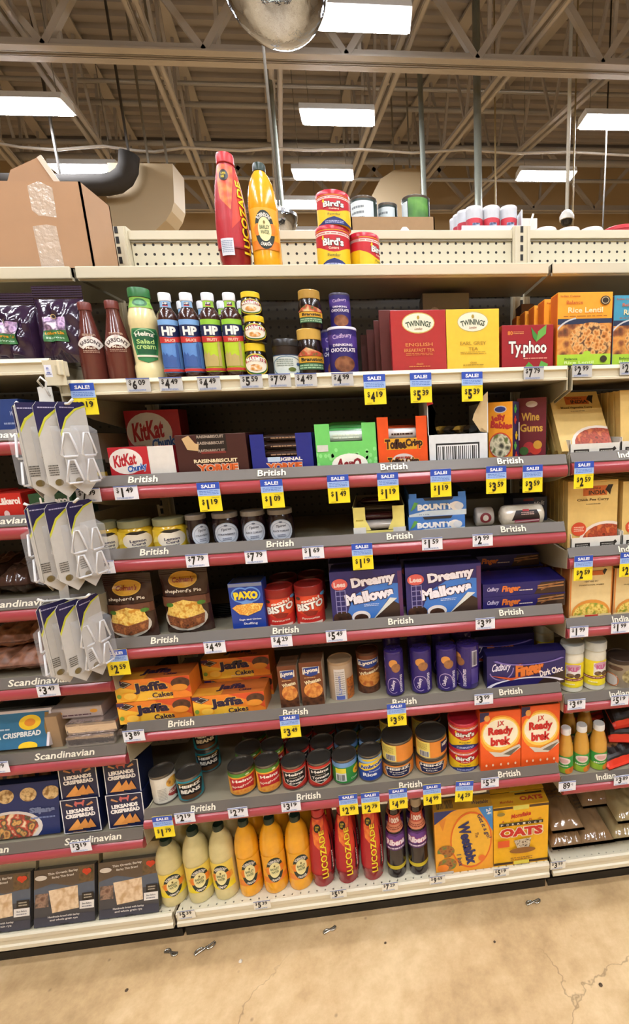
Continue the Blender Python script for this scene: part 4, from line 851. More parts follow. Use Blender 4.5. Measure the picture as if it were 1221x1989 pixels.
def turned(name, label, x0, x1, x2, yt, lev, d, dep, col, art, side, ang):   # a box turned so that its right side shows
    z0 = SURF[lev]; a, c, zt = span(x0, x1, yt, z0, d); W = (c-a)/math.cos(ang); H = zt-z0; b = MB()
    b.box(0, W, 0, dep, 0, H, col, .001); art(plane_face(b, (0, 0, 0), (1, 0, 0), (0, 0, 1), W, H)); side(plane_face(b, (W, 0, 0), (0, 1, 0), (0, 0, 1), dep, H))
    return tag(b.build(name, None, (a, d+W*math.sin(ang), z0), -ang), label, 'box')
turned('sweet_box', 'orange and purple jelly sweets box with a round window', 955, 995, 1018, 780, '1', .012, .05, '#2a2258', jelly, jside, .62)
def gums(f): f.R(0, 0, 1, 1, '#6e1d2c'); f.E(.5, .9, .2, .05, '#c8b8b0'); f.T('Wine', .46, .7, .62, .13, '#d8a84a', bold=.03); f.T('Gums', .5, .52, .78, .13, '#d8a84a', bold=.03); f.E(.42, .2, .2, .09, '#b8323a'); f.E(.25, .14, .16, .07, '#3f6a34'); f.E(.65, .17, .2, .09, '#c83a2c'); f.E(.72, .24, .15, .07, '#d8a03a')
def gside(f):
    f.R(0, 0, 1, 1, '#2f4a34')
    for v in (.9, .7, .5, .3): f.E(.5, v, .2, .06, ('#c9b47a', '#8a4a3a')[int(v*10) % 2])
turned('sweet_box', 'maroon wine gum box with gold lettering and a green side', 1010, 1060, 1076, 772, '1', .06, .05, '#6e1d2c', gums, gside, .4)
def curry(dish, w='Curry'):
    def art(f):
        f.R(0, 0, 1, 1, '#d9b970'); f.R(.3, .78, .78, .92, '#c0632a'); f.T('KITCHENS of', .5, .885, .3, .03, '#3a2a1c'); f.T('INDIA', .58, .825, .34, .06, '#3a2a1c', bold=.03); f.P([(.8, .93), (.74, .86), (.8, .82), (.84, .78), (.86, .86), (.9, .93)], '#231d18'); f.T(dish, .5, .72, .64, .045, '#4a3a22'); f.lines(.36, .65, .66, .67, 1, '#7a6a4a')
        f.E(.78, .1, .56, .3, '#ded2c4'); f.E(.78, .1, .5, .26, '@45,#6e2a16,#b0482a,#8a3520,#c86a3a')
    return art
def wtray(x0, x1, yt, lev, d, dep, label):
    z0 = SURF[lev]; a, c, zt = span(x0, x1, yt, z0, d); W, H = c-a, zt-z0; b = MB(); wh = M('#dedcd2', rough=.4)
    b.box(-W/2, W/2, 0, .002, 0, H, wh); b.box(-W/2, -W/2+.002, 0, dep, 0, H*1.3, wh); b.box(W/2-.002, W/2, 0, dep, 0, H*1.3, wh); b.box(-W/2, W/2, dep, dep+.002, 0, H, wh); b.box(-W/2, W/2, 0, dep, 0, .002, wh)
    f = plane_face(b, (-W/2, 0, 0), (1, 0, 0), (0, 0, 1), W, H)
    for u in (.08, .58): f.R(u, .2, u+.3, .6, '#2a2724'); f.lines(u+.03, .26, u+.27, .52, 2, '#b8b4a8')
    f.P([(.88, .75), (.84, .6), (.87, .4), (.92, .55)], '#2a2724')
    return tag(b.build('shelf_tray', None, ((a+c)/2, d, z0)), label, 'tray')
def curries(x0, x1, yt, lev, d, art, n, lean, labels, step=.03, dep=.026, hfix=None, red_dot=False):
    z0 = SURF[lev]+.003; a, c, zt = span(x0, x1, yt, z0, d); W = c-a; H = hfix or (zt-z0)
    def full(f):
        art(f)
        if red_dot: f.E(.22, .3, .15, .1, '#c8482a'); f.lines(.12, .26, .32, .34, 3, '#e8b8a0')
    for j in range(n):
        if j == 0:
            b = MB(); b.box(-W/2, W/2, 0, dep, 0, H, M('#d9b970', rough=.35)); full(plane_face(b, (-W/2, 0, 0), (1, 0, 0), (0, 0, 1), W, H)); z0 += dep*math.sin(lean); o = b.build('curry_carton', None, ((a+c)/2, d, z0)); o.rotation_euler.x = -lean
        else:
            o = o.copy(); COL.objects.link(o); o.location = ((a+c)/2, d+step*j, z0)
        tag(o, labels+('' if j == 0 else ', %s behind' % ('first', 'second', 'third', 'fourth', 'fifth', 'sixth', 'seventh')[j-1]), 'carton', 'curry cartons')
wtray(1106, 1204, 861, 'R1', .012, .36, 'white shelf tray under the steeply leaning curry cartons')
curries(1092, 1192, 800, 'R1', .018, curry('Mixed Vegetable Curry'), 3, .62, 'steeply leaning tan curry carton with a red curry bowl', step=.05, hfix=.195)
wtray(1206, 1304, 855, 'R1', .012, .36, 'white shelf tray at the picture edge beside the leaning curry')
curries(1208, 1300, 757, 'R1', .02, curry('Dal'), 5, .12, 'tan curry carton upright at the picture edge beside the leaning ones', step=.036)
wtray(1108, 1205, 1043, 'R2', .012, .38, 'white shelf tray under the chick pea curry cartons')
curries(1103, 1199, 934, 'R2', .02, curry('Chick Pea Curry'), 7, .03, 'tan chick pea curry carton with an orange badge', step=.034, red_dot=True)
wtray(1208, 1304, 1036, 'R2', .012, .38, 'white shelf tray at the picture edge beside the chick pea curry')
curries(1209, 1303, 934, 'R2', .02, curry('Palak'), 7, .03, 'tan curry carton at the picture edge next to the chick pea one', step=.034, red_dot=True)
# ================================================================== goods: jam shelf
CURD = [(.85, 0), (.97, .02), (1, .08), (1, .66), (.9, .74), (.86, .78)]
def curd(f): f.R(0, 0, 1, 1, '#e2c22e'); f.E(.55, .5, .34, .46, '#ece6d2'); f.P([(.3, .9), (.42, 1), (.68, 1), (.8, .9), (.55, .82)], '#2a2620'); f.T('Lemon', .55, .5, .34, .15, '#2a2a4a', bold=.03); f.T('Curd', .55, .32, .28, .13, '#2a2a4a', bold=.03); f.lines(.4, .12, .7, .2, 1, '#5a5a6a'); f.P([(.0, .3), (.2, .7), (.24, .4)], '#f0dc6a')
for x0, x1, yt, yw, l in ((184, 231, 1012, 12, 'lemon curd jar nearest the hanging hook packs'), (232, 297, 1008, 10, 'lemon curd jar, middle of the three'), (299, 362, 1004, 10, 'lemon curd jar beside the dark jam jars')):
    bottle('lemon_curd_jar', 'yellow '+l, 'jar', cylpos(x0, x1, yt, '2', .016), CURD, '#d9b52a', [(.9, .77), (.94, .775), (.94, .985), (.9, 1)], '#8b8a66', art=curd, artz=(.05, .66), half=75, yaw=yw-12, group='lemon curd jars')
JAM = [(.82, 0), (.97, .02), (1, .1), (1, .7), (.9, .82), (.86, .86)]
def jam(w, yw=0):
    def f_(f): f.E(.5, .48, .42, .5, '#8fa0b4'); f.E(.5, .48, .4, .47, '#c3ccd8'); f.ring(.5, .48, .34, .38, .06, '#8a98ac'); f.T('Tiptree', .5, .68, .34, .14, '#3a4054', shear=.3, rot=5); f.T(w, .5, .47, .56, .08, '#3a4054', bold=.02); f.lines(.36, .2, .64, .34, 2, '#6a748a', .5); f.E(.5, .86, .06, .04, '#5a6478')
    return f_
for x0, x1, yt, w, yw, l in ((362, 404, 998, 'STRAWBERRY', 25, 'beside the lemon curd'), (413, 466, 994, 'STRAWBERRY', 0, 'second from the lemon curd'), (468, 518, 990, 'BLACK CURRANT', 0, 'third from the lemon curd'), (520, 571, 987, 'BLACK CURRANT', 0, 'farthest from the lemon curd')):
    bottle('jam_jar', 'dark jam jar with a round pale blue label, '+l, 'jar', cylpos(x0, x1, yt, '2', .016), JAM, '#1f1114', [(.9, .85), (.94, .855), (.94, .985), (.9, 1)], '#7d7468', art=jam(w), artz=(.04, .74), half=62, yaw=yw, group='dark jam jars')
x, d, z, W, H, z1 = tray_box('display_carton', 'pale yellow open display carton with wrapped dark bars', 685, 787, 984, '2', .014, .24, '#e6dc7e', (.24, .76, .22), lambda f: (f.R(.0, .0, .24, .35, '#d9dad6'), f.R(.76, .0, 1, .3, '#d9dad6'), f.P([(.24, .24), (.24, .6), (.34, .24)], '#e6dc7e'), f.P([(.66, .24), (.76, .6), (.76, .24)], '#e6dc7e'), f.lines(.06, .55, .2, .62, 1, '#a89a3a')), inner='#8f8570')
for j in range(4): barpack('chocolate_bar', 'dark red-edged bar in the pale yellow carton, %s row' % ('front', 'second', 'third', 'back')[j], (x, d+.03+.05*j, z+.018+.014*j), W*.86, .045, .022, ('#b9b4ac', '#4a1f1f', '#5a524a', '#4a1f1f')[j], group='bars in the pale yellow carton')
def bounty(f): f.R(0, 0, 1, 1, '#3f78c4'); f.R(0, 0, 1, .3, '#cfe0ea'); f.P([(0, .3), (0, .12), (.3, .3), (.7, .42), (1, .3)], '#3f78c4'); f.T('BOUNTY', .46, .5, .62, .34, '#eef2f4', bold=.07); f.E(.82, .5, .1, .24, '#e4e0d8'); f.E(.87, .48, .08, .2, '#cfd4d8'); f.P([(.02, .3), (.1, .8), (.16, .75), (.2, .9), (.1, .45)], '#5fa04a'); f.T('24 x 57g', .26, .1, .18, .07, '#3a5a8a'); f.P([(.25, 1.0), (.28, .86), (.75, .86), (.78, 1)], '#2a2a30')
o, z1 = carton('bar_carton', 'blue coconut bar carton, lower of two stacked', 'carton', 793, 903, 1002, '2', .014, .2, '#3f78c4', bounty)
x, d, z, W, H, z2 = tray_box('bar_carton', 'blue coconut bar carton with open cut-out top, upper of two stacked', 793, 905, 957, '2', .016, .2, '#3f78c4', (.14, .86, .8), lambda f: bounty(Face(f.mb, lambda u, v, e: f.fn(u, v*.8, e), f.w, f.h*.8)), inner='#5a6068', zb=z1)
carton('grey_carton', 'plain grey carton in shadow beside the coconut bars', 'carton', 900, 985, 968, '2', .22, .12, '#8d9190')
def roll(x0, x1, yt, d, col, art, l, name='cake_roll'):
    z0 = SURF['2']; a, c, zt = span(x0, x1, yt, z0, d); H = zt-z0; b = MB(); vs = []; L = c-a; n = 16
    pr = [(0, .15), (0, .5), (.05, .9), (.12, 1), (.88, 1), (.95, .9), (1, .5), (1, .15)]
    for s, r in pr:
        for k in range(n): an = 2*PI*k/n; vs.append((a+s*L, math.cos(an)*H/2*r, H/2+math.sin(an)*H/2*r))
    vs = [(v[0]-(a+c)/2, v[1], v[2]) for v in vs]
    b.add(vs, [(j*n+k, j*n+(k+1) % n, (j+1)*n+(k+1) % n, (j+1)*n+k) for j in range(len(pr)-1) for k in range(n)], M(col, rough=.2, coat=.7, bump=.4, bscale=90), True)
    b.add(vs, [list(range(n))[::-1], [(len(pr)-1)*n+k for k in range(n)]], col)
    fn = lambda u, v, e: Vector(((-.36+.72*u)*L, -math.sin(PI*(.25+.5*v))*(H/2+e+.0005), H/2-math.cos(PI*(.25+.5*v))*(H/2+e+.0005)))
    art(Face(b, fn, .72*L, H*.8, dv=.1))
    return tag(b.build(name, None, ((a+c)/2, d+H/2, z0)), l, 'pack')
roll(924, 962, 988, .05, '#c9c4bc', lambda f: (f.E(.5, .5, .4, .35, '#8a2a34'), f.E(.5, .5, .2, .2, '#e4dcd0')), 'short end-on cake roll pack with a swirl, beside the pink-striped pack')
roll(975, 1061, 983, .02, '#ddd6c4', lambda f: (f.P([(.1, .3), (.25, .9), (.9, .9), (.98, .5), (.98, .3)], '#241a1c'), f.R(.2, .12, .98, .34, '#b0405a'), f.line(.22, .2, .96, .28, .004, '#e8c8cc'), f.lines(.4, .6, .8, .8, 2, '#c8a8a0'), f.R(.45, .82, .65, .95, '#b8303a')), 'cream cake roll pack with dark label and pink stripe')
carton('cake_box', 'dark blue cake box behind the pink-striped roll pack', 'box', 996, 1062, 966, '2', .1, .1, '#1d2a4a', lambda f: (f.T('FruityMalt', .55, .66, .74, .24, '#b8bcc8', shear=.35, rot=8), f.R(.3, .86, .6, .96, '#7a2a34')))
# ================================================================== goods: pie mix and biscuit box shelf
def pie(f): f.E(.5, .8, .3, .115, '#d9a836'); f.E(.5, .8, .27, .1, '#c9952a'); f.T("Colman's", .5, .8, .44, .07, '#8a2a1e', bold=.03, arc=10); f.R(0, .42, 1, .56, '#6e4430'); f.T("shepherd's Pie", .5, .64, .76, .065, '#e4d8c4', bold=.015); f.E(.5, .25, .44, .2, '#c9c2b4'); f.P([(.1, .3), (.18, .46), (.5, .52), (.84, .46), (.9, .3), (.5, .24)], '@70,#d8a83a,#efd070,#c98a2a'); f.P([(.1, .3), (.5, .24), (.9, .3), (.86, .15), (.5, .08), (.15, .15)], '@60,#4a2a1a,#8a5030,#6a3a20,#a8683a'); f.E(.2, .45, .08, .03, '#4a7a2a'); f.E(.86, .46, .08, .03, '#4a7a2a')
pouch('pie_mix_pouch', 'dark brown pie mix pouch nearest the hanging hook packs', 'pouch', 198, 294, 1119, '3', .016, .045, '#3a221a', pie, rough=.22, seed=5, group='pie mix pouches', wr=.002)
pouch('pie_mix_pouch', 'dark brown pie mix pouch with the oval emblem standing higher', 'pouch', 308, 404, 1101, '3', .03, .045, '#3a221a', pie, rough=.22, seed=6, group='pie mix pouches', wr=.002)
pouch('dark_packet', 'black glossy packet lying in shadow beside the blue stuffing packet', 'packet', 404, 462, 1178, '3', .12, .05, '#14110f', None, rough=.2, seed=8)
def paxo(f): f.R(0, 0, 1, 1, '#1f3f98'); f.R(0, .93, 1, 1, '#7a8298'); f.E(.34, .76, .28, .16, '#6a9ae0'); f.E(.66, .76, .28, .16, '#6a9ae0'); f.P([(.07, .72), (.93, .72), (.5, .5)], '#6a9ae0'); f.E(.34, .76, .24, .13, '#1f3f98'); f.E(.66, .76, .24, .13, '#1f3f98'); f.T('PAXO', .5, .75, .72, .17, '#f0d82a', bold=.07, arc=12); f.P([(.05, .5), (.2, .56), (.7, .58), (1, .56), (.9, .42), (.5, .32), (.25, .36)], '@80,#c98a2a,#e8b85a,#d8882a,#efd070'); f.T('Sage and Onion', .55, .24, .66, .05, '#e4e6ec', bold=.02); f.T('Stuffing', .55, .15, .42, .06, '#e4e6ec', bold=.02)
carton('stuffing_box', 'blue stuffing box with a heart-shaped emblem', 'box', 447, 513, 1132, '3', .016, .05, '#1f3f98', paxo, topcol='#2a2a34')
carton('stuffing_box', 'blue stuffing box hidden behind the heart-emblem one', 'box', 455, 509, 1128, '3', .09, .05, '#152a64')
def bisto(f): f.R(0, .0, 1, 1, '#c62f26'); f.R(0, .88, 1, 1, '#8a241e'); f.E(.5, .6, .5, .28, '#d84a2a'); f.T('ooh!', .52, .76, .5, .1, '#f0e2d0', rot=10, bold=.04); f.T('BISTO', .5, .58, .74, .22, '#f3efe4', rot=10, bold=.05, out='#3a1512', ow=.04, shear=.1); f.P([(.3, .4), (.5, .46), (.7, .4), (.62, .3), (.42, .3)], '#8a241a'); f.T('Favourite', .5, .22, .44, .06, '#f0d8c0'); f.R(.2, .03, .8, .1, '#e4c8b8'); f.E(.88, .87, .1, .05, '#5a9ac8'); f.E(.2, .8, .07, .05, '#3a2a20')
for x0, x1, yt, l in ((515, 572, 1137, 'beside the blue stuffing box'), (573, 630, 1131, 'beside the blue mallow boxes')):
    q = cylpos(x0, x1, yt, '3', .016); tub('gravy_drum', 'red gravy granule drum '+l, 'drum', q, '#c62f26', [], bisto, '#8a221c', .014, group='red gravy drums')
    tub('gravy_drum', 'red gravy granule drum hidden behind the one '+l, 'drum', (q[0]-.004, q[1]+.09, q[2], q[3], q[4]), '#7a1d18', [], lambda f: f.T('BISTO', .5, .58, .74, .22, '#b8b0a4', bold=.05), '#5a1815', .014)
def mallow(f):
    f.R(0, 0, 1, 1, '#2f2a68'); f.P([(.16, 0), (.3, .5), (.6, .75), (1, .7), (1, 0)], '#3f78c8'); f.T('Dreamy', .6, .78, .62, .24, '#efeaf0', rot=6, bold=.06, out='#3a1a34', ow=.05); f.T('Mallows', .53, .5, .68, .22, '#efeaf0', rot=8, bold=.06, out='#3a1a34', ow=.05)
    f.R(.94, 0, 1, .95, '#5a2f5a'); f.P([(.56, .02), (.7, .25), (.8, .42), (.95, .3), (.95, .02)], '#3a2a22'); f.P([(.56, .02), (.82, .44), (.92, .42), (.72, .2)], '#d8dcd4')
    f.E(.14, .1, .13, .13, '@60,#2a1a14,#4a2e22'); f.E(.4, .1, .13, .12, '#e6e0dc'); f.E(.4, .07, .1, .09, '@60,#2a1a14,#4a2e22'); f.E(.13, .76, .11, .11, '#d8625a'); f.T("Lees", .13, .76, .16, .1, '#f0d8d0', bold=.04)
    for v in (.24, .34, .44, .54, .64): f.line(.07, v, .2, v, .002, '#8a86b8')
    for u in (.07, .13, .2): f.line(u, .2, u, .66, .002, '#8a86b8')
    f.lines(.45, .3, .66, .36, 2, '#c8d8ec', .4)
for x0, x1, yt, l in ((642, 782, 1107, 'beside the red gravy drums'), (788, 934, 1098, 'beside the chocolate finger packs')):
    o, z1 = carton('mallow_box', 'blue marshmallow biscuit box '+l, 'box', x0, x1, yt, '3', .016, .07, '#2a255c', mallow, topcol='#241f4c')
    for j in range(2):
        c = o.copy(); COL.objects.link(c); c.location = (o.location.x-.01-.01*j, .016+.085*(j+1), o.location.z+(.014 if j else 0)); c['label'] = 'blue marshmallow biscuit box %s behind the one %s' % (('directly', 'two places')[j], l)
def finger(f): f.R(0, 0, 1, 1, '#241d5c'); f.T('Cadbury', .18, .62, .24, .3, '#e4dfee', shear=.3, rot=4, bold=.02); f.ring(.18, .6, .16, .36, .08, '#8a7ab8', 200, 360); f.T('Finger', .54, .48, .36, .5, '#d8742e', rot=8, shear=.15, bold=.06, out='#5a1f1a', ow=.05); f.T('Dark Choc', .82, .4, .3, .2, '#efe4e0', rot=10, bold=.03); f.P([(.62, 0), (.72, .2), (1, .4), (1, 0)], '#33221c'); f.ring(.5, .0, .52, .28, .12, '#e8e4f0', 20, 170); f.P([(.04, .42), (.3, .3), (.5, .32), (.3, .22)], '#c8542a'); f.ring(.55, .95, .5, .3, .1, '#7a6ab0', 200, 330)
def finger2(f): f.R(0, 0, 1, 1, '#231d60'); f.T('Cadbury', .12, .55, .14, .4, '#cfc8e0', shear=.3); f.T('Finger', .34, .5, .22, .6, '#d8742e', shear=.2, bold=.05); f.lines(.44, .3, .6, .45, 1, '#d8c8c0'); f.P([(.62, .0), (.7, .9), (1, .9), (1, 0)], '#3a261c'); f.line(.66, .62, .98, .78, .004, '#a8784a'); f.line(.66, .45, .98, .55, .004, '#a8784a'); f.line(.7, .3, .9, .8, .004, '#8a5a34')
z = None
for j, yt in enumerate((1155, 1130)):
    o, z = carton('finger_pack', 'slim navy chocolate finger pack, %s in the pile on the pie mix shelf' % ('bottom', 'second')[j], 'pack', 937, 1097, yt, '3', .02, .12, '#231d60', finger2, zb=z, group='slim finger packs')
zz = SURF['3']
for j in range(3):
    c = o.copy(); COL.objects.link(c); c.location = (o.location.x-.012*j, .17, zz+j*(z-SURF['3'])*.5); c['label'] = 'slim navy chocolate finger pack in the rear pile, %s one' % ('lowest', 'middle', 'topmost')[j]
def trad(f): f.R(0, 0, 1, 1, '#e6cf96'); f.R(0, 0, .03, 1, '#d8863a'); f.R(.97, 0, 1, 1, '#d8863a'); f.R(.32, .84, .78, .93, '#c0632a'); f.P([(.8, .96), (.75, .9), (.8, .84), (.86, .94)], '#231d18'); f.T('HEAT AND EAT', .5, .73, .32, .03, '#5a4a2a'); f.T('TRADITIONAL RAJMA', .5, .66, .6, .03, '#5a4a2a'); f.E(.5, .12, .46, .26, '#d8903a'); f.E(.5, .1, .42, .22, '@60,#c8982a,#f0dc7a,#d8b84a,#8a9a3a'); f.R(.0, .0, 1, .09, '#e6cf96'); f.R(.36, .02, .68, .085, '#c8382a')
for j, (x0, x1, l) in enumerate(((1106, 1188, 'under the hanging sale tag'), (1192, 1276, 'at the picture edge'))):
    o, _ = carton('snack_box', 'cream box with a yellow dish picture and small red label, '+l, 'box', x0, x1, 1101, 'R3', .014, .06, '#e6cf96', trad, sidecol='#c0753a', group='cream dish-picture boxes')
    for k in range(3 if j == 0 else 0):
        c = o.copy(); COL.objects.link(c); c.location.y = .014+.066*(k+1); c['label'] = 'cream dish-picture box %s behind the one %s' % (('first', 'second', 'third')[k], l)
# ================================================================== goods: cake box shelf
def jaffa(f): f.R(0, 0, 1, 1, '#e8852a'); f.P([(0, 0), (0, .75), (.3, .5), (.75, .3), (.75, 0)], '#efbc3a'); f.P([(.5, 1), (1, 1), (1, .2), (.8, .6)], '#d8532a'); f.P([(.02, .8), (.12, .98), (.24, .82), (.12, .64)], '#241a16'); f.P([(.04, .8), (.12, .94), (.22, .82), (.12, .68)], '#d8d2c4'); f.P([(.055, .8), (.12, .92), (.205, .82), (.12, .7)], '#241a16'); f.R(0, .84, .1, 1, '#3a2050'); f.T('Jaffa', .47, .6, .46, .52, '#201638', bold=.05, out='#f0c05a', ow=.03, rot=2); f.T('Cakes', .62, .24, .28, .24, '#201638', bold=.02, rot=3); f.E(.88, .7, .13, .26, '@60,#3a2218,#5a3624'); f.E(.86, .5, .11, .16, '#e0902e'); f.E(.17, .24, .12, .22, '#efa92a'); f.E(.19, .27, .08, .15, '#f4c24a'); f.lines(.42, .08, .7, .14, 1, '#e8c8a0'); f.E(.05, .3, .03, .1, '#7a9a3a')
def jtop(f): f.R(0, 0, 1, 1, '#b8622a'); f.R(0, 0, .4, .6, '#d8942e'); f.T('Jaffa', .5, .5, .4, .5, '#201638', bold=.05); f.T('Cakes', .72, .25, .18, .2, '#201638')
JX0, JX1 = 228, 373
o, z = carton('cake_box', 'orange jaffa cake box, lower of the two beside the silver foil packs', 'box', JX0, JX1, 1360, '4', .014, .07, '#e07a2a', jaffa, jtop, group='orange cake boxes')
o2, z = carton('cake_box', 'orange jaffa cake box, upper of the two beside the silver foil packs', 'box', 221, 370, 1308, '4', .016, .07, '#e07a2a', jaffa, jtop, zb=z, group='orange cake boxes', h=z-SURF['4'])
o3, z3 = carton('cake_box', 'single orange jaffa cake box next to the chocolate wheat biscuit packs', 'box', 374, 515, 1348, '4', .014, .07, '#e07a2a', jaffa, jtop, group='orange cake boxes')
for j, (dx, dy, dz, l) in enumerate(((.004, .085, 0, 'lower box of the shadowed pair behind the single one'), (.0, .09, z3-SURF['4'], 'upper box of the shadowed pair behind the single one'))):
    c = o3.copy(); COL.objects.link(c); c.location = (o3.location.x+dx, o3.location.y+dy, o3.location.z+dz); c['label'] = 'orange jaffa cake box, '+l
c = o2.copy(); COL.objects.link(c); c.location = (o2.location.x-.004, o2.location.y+.08, SURF['4']); c['label'] = 'orange jaffa cake box behind the stacked two, resting on the shelf'
def lyons(f): f.R(0, 0, 1, 1, '#6e3a20'); f.P([(0, .0), (0, .22), (.5, .2), (1, .24), (1, 0)], '@60,#3a2015,#6a4028'); f.E(.55, .36, .42, .18, '@50,#c8742a,#e09a4a,#b8622a'); f.R(.14, .74, .9, .9, '#e0dccf'); f.P([(.16, .88), (.88, .9), (.8, .72), (.5, .68), (.24, .72)], '#24408a'); f.T('Lyons', .52, .81, .6, .12, '#eee8dc', rot=6, bold=.05); f.T('Wheaten', .55, .57, .74, .09, '#e8d8b0', rot=12, bold=.04); f.lines(.2, .64, .7, .68, 1, '#c89a6a')
for x0, x1, yt, d, l in ((541, 578, 1293, .018, 'beside the jaffa cake boxes'), (583, 627, 1286, .02, 'second from the jaffa cake boxes')):
    carton('biscuit_pack', 'square brown wheaten biscuit pack '+l, 'pack', x0, x1, yt, '4', d, .06, '#6a4a34', lyons, sidecol='#b8ab98', group='brown biscuit packs')
def drumlyons(f): lyons(f)
def infos(f): f.R(0, 0, 1, 1, '#b59c80'); f.R(.3, .02, .62, .9, '#d6cfc8'); f.lines(.33, .1, .6, .84, 12, '#8a8478', .35); f.R(.66, 0, 1, .6, '@60,#6a3a20,#c8742a,#8a5030'); f.T('Lyons', .46, .45, .6, .1, '#6a7ab8', rot=90); f.R(.34, .03, .58, .14, '#5a6ab0')
q = cylpos(637, 686, 1277, '4', .03); tub('biscuit_tube', 'round brown biscuit tube turned to its pale ingredients panel', 'tube', q, '#8a5a3a', [], infos, '#a88a68', .008, group='brown biscuit tubes')
q = cylpos(692, 737, 1259, '4', .055); tub('biscuit_tube', 'round brown biscuit tube showing its blue emblem', 'tube', q, '#6e3a20', [], lyons, '#4a2a1a', .008, group='brown biscuit tubes')
def dig(f): f.R(0, 0, 1, 1, '#33246e'); f.E(.42, .78, .2, .1, '#d8954a'); f.E(.55, .67, .21, .11, '@60,#8a5a34,#a8744a'); f.T('Cadbury', .38, .24, .3*f.h/f.w*.9, .2*f.w/f.h, '#e4dcec', rot=78, shear=.2, bold=.03); f.ring(.4, .24, .3, .2, .08, '#b8a4d0', 0, 300); f.T('DIGESTIVES', .76, .27, .44*f.h/f.w, .12*f.w/f.h, '#dcd4e4', rot=90, bold=.03)
RD = [(.6, 0), (.96, .03), (1, .06), (1, .92), (.96, .96), (.7, .985), (.75, 1)]
for x0, x1, yt, yw, l in ((746, 784, 1256, 5, 'nearest the brown tubes'), (796, 838, 1253, 5, 'second from the brown tubes'), (846, 887, 1249, 5, 'third from the brown tubes'), (886, 930, 1244, -50, 'turned to show its back panel')):
    q = cylpos(x0, x1, yt, '4', .02); t = thing('biscuit_roll', 'tall purple digestive biscuit roll '+l, 'pack', q[:3], 'purple biscuit rolls'); b = MB(); P = [(r*q[3], h*q[4]) for r, h in RD]; b.lathe(P, M('#33246e', rough=.22, coat=.6, bump=.25, bscale=80)); wr_ = b.build('wrapper', t)
    b = MB(); dig(cyl_face(b, q[3]+.0003, q[4]*.06, q[4]*.92, 62, yw+face_yaw(q))); 
    if yw < 0: f = cyl_face(b, q[3]+.0005, q[4]*.06, q[4]*.92, 25, 25); f.R(.2, .55, .8, .95, '#c4c0cc'); f.bars(.25, .58, .75, .92, 9, '#2a2238'); f.R(.1, .1, .9, .5, '#4a3c84')
    b.build('printed_panel', wr_)
    dup(t, (q[0]-.003, q[1]+.09, q[2]), 'tall purple digestive biscuit roll hidden behind the one '+l)
o, z = carton('finger_box', 'large navy chocolate finger box with orange lettering', 'box', 945, 1097, 1269, '4', .016, .05, '#1f1a4c', finger)
c = o.copy(); COL.objects.link(c); c.location = (o.location.x-.06, .12, o.location.z+.012); c['label'] = 'large navy chocolate finger box in shadow behind the front one'
COC = [(.9, 0), (1, .02), (1, .74), (.94, .8), (.8, .84)]
def coco(u=.5):
    def art(f): f.R(0, 0, 1, 1, '#ecd92a'); f.R(u-.26, .42, u+.26, .92, '#e4e0dc'); f.E(u, .82, .25, .14, '#c89ab0'); f.T('KLF', u, .76, .34, .18, '#c05a8a', bold=.05); f.E(u-.1, .5, .13, .09, '@60,#3a2a20,#8a6a4a'); f.E(u+.13, .49, .11, .1, '@60,#3a2a20,#6a4a34'); f.R(0, .28, 1, .38, '#7a2a26'); f.lines(.1, .3, .9, .36, 1, '#d8b8a0'); f.lines(.3, .1, .6, .2, 1, '#f4ecb0')
    return art
for x0, x1, yt, u, l in ((1088, 1131, 1246, .55, 'white jar with yellow label beside the navy finger box'), (1133, 1174, 1241, .72, 'white jar with yellow label beside the small brown pot')):
    q = cylpos(x0, x1, yt, 'R4', .02); t = bottle('coconut_jar', l, 'jar', q, COC, '#dcd8c4', [(.95, .83), (1.02, .835), (1.02, .97), (.97, 1)], '#c5cac4', art=coco(u), artz=(.12, .64), half=72, group='white jars with yellow labels')
    dup(t, (q[0]+(-.035 if u < .6 else .0), q[1]+.15, q[2]), 'white jar with yellow label in shadow behind the '+('first' if u < .6 else 'second')+' front jar')
def pot(f): f.R(0, 0, 1, 1, '#8f806a'); f.E(.35, .82, .2, .1, '#5a4030'); f.R(.1, .06, .42, .5, '#cfc8c0'); f.ring(.26, .28, .2, .28, .1, '#d8783a'); f.E(.75, .5, .22, .3, '@50,#4a3a24,#9a8a5a,#c8b88a')
tub('paste_pot', 'short brown pot with a dark lid beside the white jars', 'pot', cylpos(1177, 1230, 1271, 'R4', .02), '#8f806a', [], pot, '#3a2c24', .014)
# ================================================================== goods: tin shelf
def beans(f): f.P([(.18, .92), (.82, .92), (.92, .78), (.78, .08), (.22, .08), (.08, .78)], '#16171a'); f.P([(.1, .8), (.9, .8), (.88, .64), (.12, .64)], '#16171a'); f.T('HEINZ', .5, .73, .62, .14, '#e9e4d6', bold=.05); f.T('BEANS', .5, .47, .54, .2, '#e9e4d6', bold=.05); f.ring(.5, .86, .34, .06, .2, '#c9a44a'); f.E(.5, .18, .3, .12, '#5a3a20')
def fruit(f): f.R(.1, 0, .9, 1, '#d9d4c4'); f.E(.62, .72, .2, .2, '@50,#d8842a,#e8b04a,#8a4a20'); f.E(.66, .3, .24, .16, '#a03a34'); f.T('FRUIT', .6, .34, .34, .12, '#e8d8c8', bold=.03); f.E(.78, .16, .14, .1, '#6a2a24'); f.lines(.16, .1, .4, .6, 8, '#a8a498', .4)
q = cylpos(294, 342, 1494, '5', .02); tin('fruit_tin', 'white tin with orange fruit picture at the end of the tin shelf', 'tin', q, ('#d2ccbc',), fruit, yaw=25)
q = cylpos(344, 394, 1497, '5', .02); t = tin('bean_tin', 'turquoise bean tin with black label, in front', 'tin', q, ('#1f8a9a',), beans, group='turquoise bean tins')
